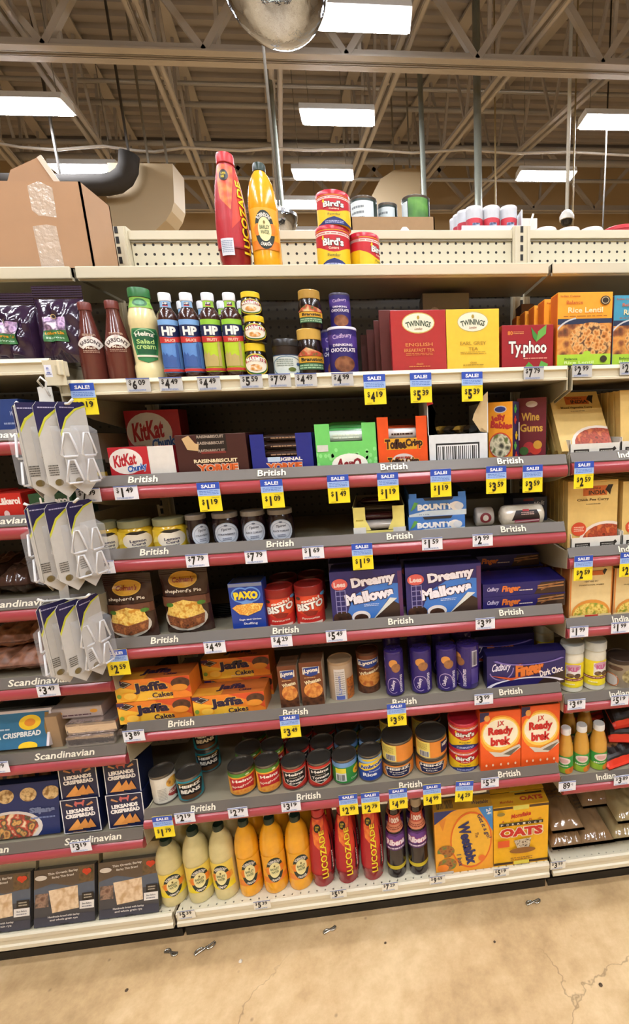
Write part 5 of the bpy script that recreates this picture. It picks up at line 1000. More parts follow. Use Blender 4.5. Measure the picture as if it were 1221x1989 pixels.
dup(t, (q[0]+.012, q[1]+.115, q[2]), 'turquoise bean tin standing behind the front one'); dup(t, (q[0]+.012, q[1]+.115, q[2]+q[4]), 'turquoise bean tin stacked high behind the front one')
def row(t, q, n, l, dx=0, gap=1.02):
    for j in range(n): dup(t, (q[0]+dx*(j+1), q[1]+2*q[3]*gap*(j+1), q[2]), l % ('directly', 'two places', 'three places', 'four places')[j])
def spag(f): f.R(0, 0, 1, 1, '#eda93a'); f.R(0, .84, 1, 1, '#4f8a34'); f.E(.65, .9, .06, .04, '#d8e2b0'); f.P([(.12, .78), (.88, .78), (.8, .1), (.5, .02), (.2, .1)], '#b8262c'); f.T('Heinz', .5, .66, .56, .13, '#f0e8d8', bold=.04, arc=14); f.T('Spaghetti', .5, .42, .62, .13, '#f0d8c0', rot=6, bold=.02); f.E(.5, .16, .3, .12, '@70,#d8742a,#e8a84a')
q = cylpos(444, 496, 1482, '5', .02); t = tin('pasta_tin', 'yellow spaghetti tin with a red keystone label, beside the bare shelf gap', 'tin', q, ('#e9a234', (.86, 1, '#4f8a34')), spag, group='yellow spaghetti tins'); row(t, q, 2, 'yellow spaghetti tin %s behind the one beside the bare gap')
q = cylpos(497, 544, 1473, '5', .02); t = tin('pasta_tin', 'yellow spaghetti tin with a red keystone label, beside the red soup tins', 'tin', q, ('#e9a234', (.86, 1, '#4f8a34')), spag, yaw=6, group='yellow spaghetti tins'); row(t, q, 2, 'yellow spaghetti tin %s behind the one beside the soup tins')
def soup(f): f.R(0, 0, 1, 1, '#c4372a'); f.P([(.1, .88), (.9, .88), (.84, .3), (.5, .1), (.16, .3)], '#c9bfa8'); f.P([(.13, .85), (.87, .85), (.81, .32), (.5, .14), (.19, .32)], '#14171a'); f.T('Heinz', .5, .73, .54, .14, '#eee8dc', bold=.04, arc=10); f.T('Cream of', .5, .58, .32, .06, '#c9c0ac'); f.T('Tomato', .5, .45, .52, .14, '#eee8dc', bold=.03, rot=4); f.T('Soup', .5, .28, .34, .12, '#eee8dc', bold=.03); f.R(0, 0, 1, .06, '#8a241c')
for x0, x1, yt, l in ((547, 596, 1474, 'beside the spaghetti tins'), (597, 645, 1468, 'beside the green bar-coded tin')):
    q = cylpos(x0, x1, yt, '5', .02); t = tin('soup_tin', 'red tomato soup tin with a black label, '+l, 'tin', q, ('#c4372a',), soup, group='red soup tins'); row(t, q, 3, 'red soup tin %s behind the one '+l)
def greenc(f): f.R(0, 0, 1, .78, '#2f8a3c'); f.R(0, .78, 1, 1, '#6f9ac8'); f.R(.2, .5, .52, .74, '#e2d23a'); f.R(.2, .1, .52, .5, '#d8dcd8'); f.bars(.24, .14, .48, .44, 9, '#2a2a2a'); f.E(.88, .5, .16, .2, '#e8c02a'); f.T('Am', .86, .5, .18, .14, '#b03a2a', bold=.04); f.T('Custard', .8, .18, .3, .08, '#d8ecd0')
q = cylpos(645, 694, 1462, '5', .02); t = tin('custard_can', 'green and blue tin turned to its bar code', 'tin', q, ('#6f9ac8', (0, .78, '#2f8a3c')), greenc); row(t, q, 3, 'green and blue tin %s behind the bar-coded one')
def ricec(f): f.R(0, 0, 1, 1, '#24489c'); f.R(0, .8, 1, 1, '#8fb4dc'); f.P([(.0, .5), (.1, .74), (.9, .9), (1, .78), (.95, .62), (.3, .46)], '#ecc72e'); f.T('Ambrosia', .52, .67, .76, .17, '#24408a', rot=8, bold=.05, out='#f4ecd0', ow=.05); f.T('Creamed', .6, .42, .36, .06, '#dce4ee'); f.T('Rice', .44, .28, .42, .16, '#eef0f2', bold=.04); f.E(.5, .95, .3, .05, '#d8b82a')
q = cylpos(695, 742, 1454, '5', .02); t = tin('rice_pudding_tin', 'blue tin with a yellow swoosh, beside the stacked orange tins', 'tin', q, ('#24489c', (.82, 1, '#8fb4dc')), ricec, yaw=4); row(t, q, 2, 'blue tin with yellow swoosh %s behind the front one')
def sponge(w1, w2, dots):
    def art(f):
        f.R(0, 0, 1, 1, '#e08a34')
        if dots:
            for i in range(12): f.E(random.random(), random.random(), .02, .03, '#7a4a24', 8); f.k -= 1
        f.k += 1; f.P([(.18, .66), (.25, .9), (.75, .9), (.82, .66), (.76, .06), (.24, .06)], '#d8d2c0'); f.P([(.2, .66), (.27, .87), (.73, .87), (.8, .66), (.74, .09), (.26, .09)], '#16204e'); f.R(.2, .6, .8, .86, '#1a1a20'); f.T('HEINZ', .5, .73, .54, .2, '#ece6da', bold=.05); f.T(w1, .5, .46, .4, .13, '#e8e0d0', bold=.03); f.T(w2, .5, .28, .26, .12, '#e8e0d0', bold=.03)
    return art
def barside(f): f.R(0, 0, 1, 1, '#e08a34'); f.R(.05, 0, .46, 1, '#e6d56a'); f.lines(.1, .5, .4, .9, 6, '#8a7a3a', .35); f.R(.2, .06, .44, .42, '#d8d8d0'); f.bars(.22, .08, .42, .4, 9, '#2a2a50')
def dickside(f): barside(f); f.R(.72, .2, 1, .9, '#16204e'); f.T('HEINZ', .88, .68, .26, .2, '#ece6da', bold=.05)
for x0, x1, yb, yt, w1, w2, dots, l in ((740, 803, 1462, 1424, 'Treacle', 'Sponge', 0, 'beside the blue rice tin'), (806, 868, 1455, 1418, 'Spotted', 'Dick', 1, 'beside the custard tins')):
    q = cylpos(x0, x1, yb, '5', .02); tin('pudding_tin', 'squat orange pudding tin, bottom of the stack '+l, 'tin', q, ('#e08a34',), sponge(w1, w2, dots), group='squat orange tins')
    q2 = cylpos(x0, x1-1, yt, '5', .02, zb=q[2]+q[4]); t = tin('pudding_tin', 'squat orange pudding tin, top of the stack '+l, 'tin', q2, ('#e08a34',), dickside if dots else barside, group='squat orange tins')
    for j in range(2): dup(t, (q[0]-.004, q[1]+q[3]*2.05, q[2]+j*q[4]), 'squat orange pudding tin behind the stack '+l+(', lower', ', upper')[j])
q = cylpos(870, 930, 1436, '5', .02); birds(q, 'red and yellow custard tin, lower of two beside the orange cereal boxes', 4); q2 = cylpos(869, 930, 1389, '5', .02, zb=q[2]+q[4]); birds(q2, 'red and yellow custard tin, upper of two beside the orange cereal boxes', 4)
def ready(f):
    f.R(0, 0, 1, 1, '#e85a1e'); f.E(.5, .6, .5, .33, '#f0a02e'); f.E(.5, .62, .46, .28, '#f6d060'); f.E(.5, .63, .43, .24, '#f8eed0'); f.R(0, .84, .22, 1, '#2a2050'); f.P([(0, .84), (.1, .86), (.26, 1), (.3, .9), (.2, .8)], '#e85a1e'); f.E(.17, .9, .07, .05, '#e0a050')
    f.T('J.X', .5, .79, .17, .1, '#c4231f', bold=.04); f.T('Ready', .5, .66, .62, .17, '#c4231f', bold=.06); f.T('brek', .5, .5, .5, .15, '#c4231f', bold=.06); f.P([(.2, .34), (.5, .3), (.96, .42), (1, .36), (.7, .22), (.35, .24)], '#cfc8b8'); f.P([(.55, .27), (.8, .34), (.98, .38), (.75, .24)], '#6a6458')
    for u in (.14, .3, .5, .68, .86): f.E(u, .1, .025, .022, '#f0c8a8')
for x0, x1, yt, l in ((932, 1011, 1381, 'beside the stacked custard tins'), (1012, 1086, 1370, 'beside the mango drink bottles')):
    o, z = carton('cereal_box', 'orange oat cereal box with a glowing bowl, '+l, 'box', x0, x1, yt, '5', .014, .065, '#e0561e', ready, topcol='#6e4a38', group='orange cereal boxes')
MAN = [(.85, 0), (1, .02), (1, .45), (.94, .6), (.7, .78), (.52, .87), (.5, .9)]
def mango(yw):
    def art(f): f.R(0, 0, 1, 1, '#3f9a44'); f.P([(0, 0), (1, 0), (1, .35), (.5, .3), (0, .42)], '#9ac03a'); f.E(.5, .74, .27, .2, '#e4cfc4'); f.E(.5, .74, .18, .12, '#d8a8a0'); f.T('Mango', .45, .43, .46, .12, '#e4ecc0', bold=.04, rot=4); f.E(.74, .15, .2, .2, '#e8862a'); f.E(.85, .22, .14, .16, '#d86a24')
    return art
for x0, x1, yt, yw, l in ((1083, 1112, 1413, -10, 'beside the orange cereal box'), (1113, 1143, 1407, 8, 'in the middle of three'), (1145, 1177, 1404, 22, 'beside the red snack bags')):
    q = cylpos(x0, x1, yt, 'R5', .02); t = bottle('juice_bottle', 'small mango drink bottle with white cap, '+l, 'bottle', q, MAN, '#c9963a', [(.58, .87), (.64, .875), (.64, .985), (.6, 1)], '#e4e2da', art=mango(0), artz=(.02, .42), half=85, yaw=yw, group='small mango bottles')
    dup(t, (q[0], q[1]+.1, q[2]), 'small mango drink bottle hidden behind the one '+l)
def snack(f): f.R(0, 0, 1, .93, '#1f1614'); f.R(0, .78, 1, 1, '#d83a22'); f.R(0, 0, 1, .1, '#d83a22'); f.E(.4, .45, .3, .2, '@40,#2a1a14,#8a5a2a,#3a2418'); f.T('Chakri', .6, .7, .6, .1, '#d8c83a', shear=.2)
def lying(name, label, cat, loc, W, L, th, col, art=None, tilt=0, rz=0, seed=1, group=None, wr=.003, rough=.2, coat=.6):   # a pouch lying on its back
    o = pouch(name, label, cat, 0, 0, 0, 'B', 0, th, col, art, seal=.014, w=W, h=L, pos=loc, crimp='both', seed=seed, wr=wr, rough=rough, coat=coat, group=group)
    o.rotation_euler = (-PI/2+tilt, 0, rz); return o
for j, (px, py, yy, zz, tl, rz, l) in enumerate(((1200, 1490, .02, 0, .3, .25, 'lowest in the heap'), (1206, 1470, .05, .05, .45, -.2, 'in the middle of the heap'), (1214, 1440, .06, .1, .5, .1, 'on top of the heap'))):
    p = at(px, py, Y=yy); lying('snack_bag', 'red and black crimped snack bag, '+l, 'bag', (p.x+.03, yy, SURF['R5']+.028+zz), .13, .2, .05, '#c4321f', snack, tilt=tl, rz=rz, seed=20+j, group='red snack bags')
# ================================================================== goods: bottom deck of the middle bay
for i, (x0, x1, yt, lem, yw, l) in enumerate(((305, 357, 1626, 1, 0, 'pale lemon squash bottle under the sale tag, beside the flat bread packs'), (357, 409, 1607, 1, 0, 'pale lemon squash bottle, middle of the three pale ones'), (408, 457, 1598, 1, -18, 'pale lemon squash bottle touching the orange squash bottles'),
        (457, 504, 1589, 0, 0, 'orange squash bottle touching the pale lemon ones'), (505, 554, 1585, 0, 0, 'orange squash bottle, middle of the three on the deck'), (554, 603, 1580, 0, 6, 'orange squash bottle beside the red energy drinks'))):
    q = cylpos(x0, x1, yt, 'B', .07); t = squash(q, lem, l, yw)
    dup(t, (q[0]+.004, q[1]+q[3]*2.08, q[2]), l.split(' bottle')[0]+' bottle behind, second row, number %s from the flat bread packs' % ('one', 'two', 'three', 'four', 'five', 'six')[i])
for x0, x1, yt, l in ((599, 646, 1566, 'beside the orange squash'), (648, 693, 1560, 'in the middle of three on the deck'), (698, 742, 1553, 'beside the dark cordial bottles')):
    q = cylpos(x0, x1, yt, 'B', .07); t = luc('drink_bottle', q, 'red energy drink bottle '+l, .55)
    for j in range(1): dup(t, (q[0], q[1]+q[3]*2.08, q[2]), 'red energy drink bottle hidden behind the one '+l)
RIB = [(.9, 0), (1, .015), (1, .42), (.96, .5), (.98, .56), (.9, .62), (.62, .72), (.55, .82), (.5, .9)]
def rib(f): f.R(0, 0, 1, .26, '#c9b82a') if 0 else None; f.R(0, .48, 1, 1, '#4a2260'); f.E(.36, .78, .24, .17, '#6a3a88'); f.E(.64, .78, .24, .17, '#6a3a88'); f.T('Ribena', .5, .74, .7, .2, '#f0e4ec', bold=.05, out='#b03a5a', ow=.05); f.lines(.2, .53, .8, .58, 1, '#d8c8dc', .9)
def ribneck(f): f.R(0, 0, 1, 1, '#c2503a'); f.R(0, 0, 1, .4, '#d88a6a'); f.T('100%', .5, .66, .6, .34, '#f0e4d8', bold=.04); f.lines(.1, .1, .9, .3, 2, '#8a3a2a')
for x0, x1, yt, l in ((748, 786, 1552, 'beside the red energy drinks'), (790, 829, 1546, 'beside the yellow cereal box')):
    q = cylpos(x0, x1, yt, 'B', .07); t = bottle('cordial_bottle', 'dark purple cordial bottle with a tall cap, '+l, 'bottle', q, RIB, '#1c1016', [(.5, .9), (.54, .905), (.52, .985), (.47, 1)], '#b0a088', art=rib, artz=(.2, .62), half=85, labels=((.13, .18, '#c9b82a'),), neck=(.64, .84), neckart=ribneck, group='dark cordial bottles')
    dup(t, (q[0], q[1]+q[3]*2.1, q[2]), 'dark purple cordial bottle hidden behind the one '+l)
def weet(f):
    f.R(0, 0, 1, 1, '#eba42e'); f.P([(0, 1), (0, .8), (.3, .98), (.4, 1)], '#22306e'); f.P([(.75, 1), (1, 1), (1, .6)], '#3f86c8'); f.P([(.93, 1), (1, 1), (1, .8)], '#6aa8d8'); f.E(.62, .5, .34, .42, '#f0b83a'); f.ring(.62, .5, .36, .45, .06, '#e06a24'); f.E(.18, .36, .15, .1, '@50,#6a3a1a,#a86a34,#5a7a3a'); f.E(.2, .15, .16, .1, '@50,#6a3a1a,#a86a34,#5a7a3a'); f.E(.05, .28, .1, .06, '#e8a83a'); f.E(.12, .1, .1, .06, '#e8842a'); f.R(0, 0, .3, .04, '#c9c4b8'); f.P([(.08, .84), (.2, .9), (.14, .7)], '#d8862e')
    f.T('Weetabix', .56, .46, .82*f.h/f.w*.85, .2*f.w/f.h, '#232a62', rot=-80, bold=.06); f.T('Get it a go!', .84, .7, .42*f.h/f.w, .1*f.w/f.h, '#3a3a5a', rot=-70, shear=.2); f.T('1 box', .42, .2, .2*f.h/f.w, .08*f.w/f.h, '#3a3a5a', rot=-80, shear=.2); f.T('24', .93, .93, .12, .06, '#e8eef4', rot=-80, bold=.04); f.E(.8, .2, .06, .05, '#e0702a'); f.T('The', .72, .58, .1, .05, '#6a4a3a', rot=-80)
def weettop(f): f.R(0, 0, 1, 1, '#cf9a34'); f.bars(.06, .15, .34, .85, 14, '#4a4030'); f.T('Weetabix', .8, .4, .3, .3, '#3a3048', shear=.3)
carton('cereal_box', 'yellow and blue biscuit cereal box with sideways lettering on the bottom deck', 'box', 844, 957, 1571, 'B', .065, .05, '#e39d2c', weet, weettop)
def oats(f):
    f.R(0, 0, 1, 1, '#eeb51f'); f.R(0, .95, .35, .99, '#4a3420'); f.R(.65, .95, 1, .99, '#4a3420'); f.R(0, .02, .35, .06, '#4a3420'); f.R(.65, .02, 1, .06, '#4a3420'); f.R(.36, .93, .64, 1, '#d8d060'); f.T('Mornflake', .5, .84, .36, .07, '#c4321f', shear=.2, bold=.04, rot=6)
    for i, ch in enumerate('JUMBO'): f.T(ch, .16+.17*i, .755, .05, .035, '#c4632a')
    f.R(.1, .68, .9, .73, '#241f1a')
    for i, ch in enumerate('PORRIDGE'): f.T(ch, .15+.1*i, .705, .045, .032, '#e8e2d0')
    f.T('OATS', .5, .575, .78, .15, '#c8281f', bold=.06, out='#f2e2c0', ow=.06); f.R(.07, .34, .28, .45, '#dd5a24'); f.P([(.36, .44), (.68, .46), (.64, .28), (.44, .27)], '@90,#3a2a20,#d8ccb0,#6a4a34'); f.E(.52, .26, .24, .05, '#8a5a24'); f.R(.36, .03, .64, .09, '#d8c84a'); f.E(.13, .9, .07, .03, '#8a7a3a'); f.lines(.3, .1, .7, .16, 2, '#9a6a24')
def oatstop(f): f.R(0, 0, 1, 1, '#e2a828'); f.T('OATS', .72, .45, .42, .34, '#c0402a', bold=.05); f.T('Mornflake', .26, .3, .24, .2, '#c0502a', shear=.2); f.R(.45, .75, .95, .88, '#4a3a20')
o, z = carton('oat_box', 'yellow porridge oats box with big red lettering, at the front of the deck', 'box', 958, 1064, 1563, 'B', .065, .055, '#e8ae1e', oats, oatstop)
c = o.copy(); COL.objects.link(c); c.location = (o.location.x+.004, .126, o.location.z); c['label'] = 'yellow porridge oats box behind the front one, only its top showing'
# ---- bags of brown grain
for j, (px, py, yy, k, W, L, l) in enumerate(((1104, 1668, .066, 0, .115, .26, 'lowest bag beside the oats box'), (1104, 1640, .075, 1, .115, .25, 'top bag beside the oats box'), (1163, 1658, .066, 0, .115, .27, 'front bag in the middle stack'), (1160, 1620, .16, 1, .115, .24, 'rear bag lying on the middle stack'), (1226, 1640, .068, 0, .12, .27, 'bag cut by the picture edge'), (1232, 1610, .08, 1, .12, .25, 'upper bag cut by the picture edge'))):
    p = at(px, py, Y=yy); lying('grain_bag', 'clear bag of brown grain, '+l, 'bag', (p.x, yy, SURF['RB']+.066+.058*k), W, L, .06, '#8f7250' if j < 4 else '#a89468', lambda f: (f.lines(.25, .45, .75, .62, 3, '#5f4a30', .5),), seed=40+j, group='bags of brown grain', wr=.0035, rough=.16, coat=.9)
# ================================================================== goods: the Scandinavian bay
def blue_cr(f): f.R(0, 0, 1, 1, '#27407c'); f.T('Wasa', .74, .62, .3, .12, '#b0bcd8', shear=.2); f.lines(.3, .3, .95, .4, 1, '#9aa8c8')
for j, (x0, x1, l) in enumerate(((-10, 42, 'beside the hanging hook packs'),)):
    carton('cracker_carton', 'navy cracker carton '+l, 'carton', x0, x1, 775, 'L1', .016, .12, '#22386e', blue_cr, topcol='#4a5468')
def pastille(c):
    def art(f): f.R(0, 0, 1, 1, c); f.T('Läkerol', .6, .72, .7, .26, '#efe6dc', bold=.05); f.E(.45, .24, .09, .14, '#e8c8c0'); f.R(0, .46, 1, .5, '#00000')if 0 else None
    return art
for x0, x1, c, l in ((-66, -18, '#c0281f', 'red pastille carton cut by the picture edge'), (-17, 45, '#c0281f', 'red pastille carton beside the green one'), (58, 142, '#25492c', 'dark green pastille carton behind the hanging hook packs')):
    carton('pastille_carton', l, 'carton', x0, x1, 958, 'L2', .016, .1, c, pastille(c), group='pastille cartons')
for j, (px, py, yy, l) in enumerate(((-44, 1134, .05, 'at the picture edge'), (22, 1122, .05, 'beside the hanging hook packs'), (88, 1110, .06, 'behind the hanging hook packs'))):
    p = at(px, py, Y=yy); lying('bread_packet', 'dark wrapped bread packet '+l, 'packet', (p.x, yy-.02, SURF['L3']+.07), .08, .22, .07, '#4a3228', lambda f: f.P([(.2, .3), (.8, .3), (.8, .7), (.2, .7)], '#6a4a3a'), seed=60+j, tilt=.12, group='dark bread packets', wr=.005)
for j, (px, py, yy, k, l) in enumerate(((-30, 1295, .02, 0, 'lower one at the picture edge'), (50, 1292, .02, 0, 'lower one beside the hanging hook packs'), (5, 1265, .05, 1, 'upper one at the picture edge'), (80, 1262, .06, 1, 'upper one behind the hanging hook packs'))):
    p = at(px, py, Y=yy); lying('biscuit_bag', 'clear bag of brown biscuits, '+l, 'bag', (p.x, yy, SURF['L4']+.06+.055*k), .12, .2, .055, '@30,#5a3a28,#7a5038,#a07058,#8a6a5a', None, seed=70+j, tilt=.08, group='brown biscuit bags', wr=.006)
def crisp(f): f.R(0, 0, 1, 1, '#e4dcdc'); f.R(0, 0, .97, .93, '#2f6a8a'); f.E(.74, .66, .14, .2, '#ecc42a'); f.E(.74, .66, .07, .1, '#d8862a'); f.T('RYVITA CRISPBREAD', .5, .35, .78, .14, '#e4e8e4', bold=.04, rot=2); f.P([(.92, .9), (.97, .9), (1, .5), (.96, .3), (.93, .5)], '#8a6a34'); f.E(.74, .04, .12, .12, '#ecc42a'); f.lines(.1, .48, .5, .56, 1, '#b0c4d0'); f.E(.2, .7, .12, .08, '#8a4a5a')
o = carton('crispbread_box', 'blue crispbread box with white edges and yellow sun dots, tilted back', 'box', -70, 92, 1405, 'L5', .016, .04, '#d8d0d0', crisp, topcol='#bdb6b2', h=.1)[0]; o.rotation_euler.x = -.4; o.location.z += .016
carton('crispbread_box', 'brown crispbread carton side standing between the blue box and the foil packs', 'box', 92, 116, 1392, 'L5', .03, .16, '#a08464')
carton('crispbread_box', 'dark crispbread box in shadow behind the blue one', 'box', -10, 82, 1372, 'L5', .17, .08, '#33404a', lambda f: f.E(.75, .5, .14, .3, '#8a8040'))
foil = M('#d9cec8', rough=.2, metal=.85, bump=1, bscale=38)
z = SURF['L5']
for j, (x0, x1, yt, h, l) in enumerate(((124, 222, 1425, .034, 'lower foil-wrapped crispbread pack'), (120, 224, 1402, .036, 'upper foil-wrapped crispbread pack'))):
    a, c, _ = span(x0, x1, yt, z, .016); b = MB(); b.box(-(c-a)/2, (c-a)/2, 0, .14, 0, h, foil, .008); b.box(-(c-a)/2-.006, -(c-a)/2+.002, .03, .11, .006, h-.008, foil, .002); b.box((c-a)/2-.002, (c-a)/2+.006, .03, .11, .006, h-.008, foil, .002)
    tag(b.build('foil_pack', None, ((a+c)/2, .018+.006*j, z)), l+' beside the orange cake boxes', 'pack', 'foil-wrapped packs'); z += h
def silv(f): f.R(0, 0, 1, 1, '#b5a9a4'); f.E(.12, .55, .08, .2, '#e0a03a'); f.E(.86, .6, .08, .2, '#e0a03a'); f.lines(.2, .2, .8, .35, 1, '#5a3a4a', .9); f.R(.0, .0, 1, .06, '#8a7a74')
a, c, _ = span(99, 200, 1380, z, .05); b = MB(); b.box(-(c-a)/2, (c-a)/2, 0, .1, 0, .034, M('#b8ada8', rough=.2, metal=.3), .004); silv(plane_face(b, (-(c-a)/2+.004, 0, .003), (1, 0, 0), (0, 0, 1), c-a-.008, .028)); tag(b.build('foil_pack', None, ((a+c)/2, .05, z)), 'silver crispbread pack with orange dots, on top of the foil ones', 'pack', 'foil-wrapped packs')
def leks(f): f.R(0, 0, 1, 1, '#e4e2e0'); f.R(.025, .02, .975, .98, '#151c3e'); f.P([(.36, .84), (.4, .94), (.46, .9), (.58, .9), (.62, .96), (.66, .94), (.62, .84), (.6, .76), (.56, .84), (.44, .84), (.42, .76)], '#c0605a'); f.P([(.16, .9), (.34, .8), (.3, .78), (.14, .84)], '#c08a5a'); f.P([(.84, .9), (.68, .8), (.72, .78), (.88, .84)], '#c08a5a'); f.T('LEKSANDS', .5, .66, .72, .12, '#ece8e2', bold=.06, rot=3); f.T('CRISPBREAD', .5, .52, .8, .12, '#ece8e2', bold=.06, rot=3); f.P([(.12, .1), (.42, .42), (.52, .1)], '#d8954a'); f.P([(.36, .14), (.62, .42), (.72, .12)], '#cf8a42'); f.P([(.6, .14), (.76, .4), (.88, .14)], '#c88440'); f.lines(.25, .03, .6, .06, 1, '#8a6a4a', .9)
def leaning_box(x0, x1, ytop, lev, d, dep, lean, art, label, dz=0, name='crispbread_carton', group='navy crispbread cartons', h=.1, col='#151c3e', w=None):
    z0 = SURF[lev]+dz; a, c, _ = span(x0, x1, ytop, z0, d); W = c-a; b = MB(); b.box(-W/2, W/2, 0, dep, 0, h, M(col, rough=.3), .001); art(plane_face(b, (-W/2, 0, 0), (1, 0, 0), (0, 0, 1), W, h))
    o = b.build(name, None, ((a+c)/2, d, z0+dep*math.sin(lean))); o.rotation_euler.x = -lean; return tag(o, label, 'box', group)
LW = .103
for j, (x0, x1, yt, dz, dy, l) in enumerate(((118, 193, 1560, 0, .014, 'lower front one beside the cracker picture box'), (206, 279, 1550, 0, .014, 'lower front one beside the bean tins'), (112, 188, 1485, LW*.94, .03, 'upper one beside the cracker picture box'), (200, 270, 1480, LW*.94, .03, 'upper one beside the fruit tin'))):
    leaning_box(x0, x1, yt, 'L6', dy, .08, .1, leks, 'navy crispbread carton, '+l, dz, h=LW)
def silj(f):
    f.R(0, 0, 1, 1, '#1d2c5c')
    for i in range(4): f.E(.1+.27*i, .78, .1, .13, '@60,#b08a54,#d8b880,#8a6434')
    f.E(.42, .18, .38, .32, '#cfc8c0'); f.E(.42, .18, .33, .27, '@35,#8a5a34,#d8a05a,#3a4a3a,#b03a2a,#e0c8a0'); f.T('Siljans', .8, .46, .3, .14, '#6f7a9a', bold=.06); f.lines(.66, .3, .95, .36, 1, '#6a78a0')
leaning_box(-60, 112, 1560, 'L6', .02, .04, .24, silj, 'blue cracker box with a plate of topped crackers, at the picture edge', name='cracker_box', group=None, h=.15, col='#1a2750')
def crk(f):
    f.R(0, 0, 1, 1, '#1a2348'); f.line(0, .1, 1, .1, .002, '#8a90a8')
    for i in range(5): f.E(.1+.2*i, .5, .08, .28, '@60,#7a4a2a,#b08050,#d8b080')
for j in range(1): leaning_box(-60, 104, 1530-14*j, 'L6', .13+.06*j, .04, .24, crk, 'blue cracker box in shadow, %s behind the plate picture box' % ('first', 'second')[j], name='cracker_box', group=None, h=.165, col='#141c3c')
def thin(f):
    f.R(0, 0, 1, 1, '#474648'); f.R(0, .62, 1, 1, '#665646'); f.P([(0, .66), (.3, .74), (.62, .66), (1, .72), (1, .48), (0, .44)], '#59616c'); f.R(.74, .7, .98, .98, '@30,#5a4630,#7a6040,#4a4a30'); f.P([(.24, .62), (.72, .66), (.74, .26), (.3, .22)], '@35,#d8b890,#e8d0ac,#c8a478'); f.R(0, 0, 1, .16, '#3a3c48'); f.R(.02, .34, .24, .58, '@40,#6a4a3a,#a0806a,#4a4038')
    f.T('Thin Organic Barley', .48, .92, .5, .055, '#e4ddd0', bold=.03, rot=3); f.T('Barley Thin Bread', .48, .85, .36, .05, '#e4ddd0', bold=.03, rot=3); f.E(.12, .86, .1, .045, '#e4dccf'); f.E(.85, .9, .045, .045, '#dd4a2a'); f.E(.91, .9, .045, .045, '#dd4a2a'); f.P([(.81, .885), (.95, .885), (.88, .82)], '#dd4a2a'); f.R(.8, .38, .99, .52, '#2a241f'); f.lines(.83, .41, .96, .5, 2, '#b0a894'); f.R(.76, .24, 1, .38, '#e4e0d8'); f.T('Best Before', .88, .33, .15, .03, '#3a3a40'); f.lines(.8, .26, .96, .3, 1, '#8a8a90'); f.T('Handmade bread with barley', .5, .16, .52, .045, '#d8d4cc', bold=.02); f.T('and whole grain rye', .5, .105, .46, .045, '#d8d4cc', bold=.02); f.R(.44, .02, .58, .035, '#1a1a1a')
for j, (x0, x1, yb, l) in enumerate(((-75, 62, 1810, 'cut by the picture edge'), (64, 188, 1798, 'in the middle'), (190, 311, 1778, 'beside the lemon squash bottle'))):
    a = at(x0, yb, Y=.06); c = at(x1, yb, Y=.06); W = c.x-a.x-.003; L = .166; b = MB()
    b.box(-W/2, W/2, 0, .018, 0, L, M('#3c3b3f', rough=.2, coat=.6), .001); thin(plane_face(b, (-W/2, 0, 0), (1, 0, 0), (0, 0, 1), W, L)); o = b.build('thin_bread_pack', None, ((a.x+c.x)/2, .06, SURF['LB']+.006)); o.rotation_euler.x = -.3
    tag(o, 'flat thin bread pack with a red heart, leaning back, '+l, 'pack', 'flat thin bread packs')
    b = MB(); b.box(-W/2, W/2, 0, .012, 0, .195, M('#b9ae8a', rough=.5)); o = b.build('backing_card', None, ((a.x+c.x)/2, .083, SURF['LB']+.006)); o.rotation_euler.x = -.3; tag(o, 'plain cream card standing behind the thin bread pack '+l, 'card')
# ================================================================== hanging strip with hook packs
wt = M('#dcdcd6', rough=.35)
p0 = at(86, 752, Y=-.04); p1 = at(95, 960, Y=-.04); p2 = at(126, 1160, Y=-.035); p3 = at(145, 1300, Y=-.03)
def clip_card():
    a = at(80, 700, Y=-.03); c = at(131, 748, Y=-.03); b = MB(); W = c.x-a.x; H = a.z-c.z
    b.P = None
    b.box(0, W, 0, .002, -H, 0, M('#d2c9ac', rough=.4)); b.box(W*.62, W*.9, -.004, 0, -H*.55, -H*.22, M('#bdb498', rough=.4)); b.box(W*.82, W*.95, -.012, .02, -H*.62, -H*.02, M('#d8d0b4', rough=.4), .002)
    f = plane_face(b, (0, 0, -H), (1, 0, 0), (0, 0, 1), W, H); f.R(.06, .34, .4, .82, '#dfe2ec'); f.T('$ 19', .23, .6, .3, .14, '#5a6ab0', rot=90, bold=.03); f.lines(.1, .4, .36, .5, 1, '#8a90b0')
    return tag(b.build('clip_bracket', None, a), 'cream clip bracket with a small price sticker holding the hanging strip', 'bracket')
clip_card()
t = thing('hanging_strip', 'white hanging merchandising strip clipped to the shelf under the coffee pouches', 'strip', p0)
b = MB(); pts = [p0, p1, p2, p3]
for q, r in zip(pts, pts[1:]): b.bar(q-p0, r-p0, .022, .0015, wt, up=(0, 1, 0))
b.box(-.014, .014, -.002, .001, -.05, .0, wt); b.build('strip_body', t)
b = MB(); b.tube([(-.002, .0, -.002), (-.006, -.008, .012), (.004, -.012, .02), (.012, -.01, .01), (.006, -.006, -.004), (.012, -.006, -.02)], .0022, wt); b.build('wire_hook', t)
CL = [at(86, 786, Y=-.075), at(106, 978, Y=-.075), at(124, 1166, Y=-.07)]
for q, (xa, ya, xb, yb) in zip(CL, ((30, 781, 141, 776), (46, 978, 152, 968), (72, 1164, 174, 1154))):
    a = at(xa, ya, Y=-.09); c = at(xb, yb, Y=-.09); b = MB(); b.tube([a-p0, a-p0+Vector((.012, .004, -.008)), q-p0+Vector((-.012, .006, 0)), q-p0+Vector((.012, .006, 0)), c-p0-Vector((.012, -.004, .008)), c-p0], .003, wt); b.build('cross_hook', t)
card_m = M('#bdbab2', rough=.45); wire_m = M('#e2e4e6', rough=.3); navy_m = M('#231f4a', rough=.4)
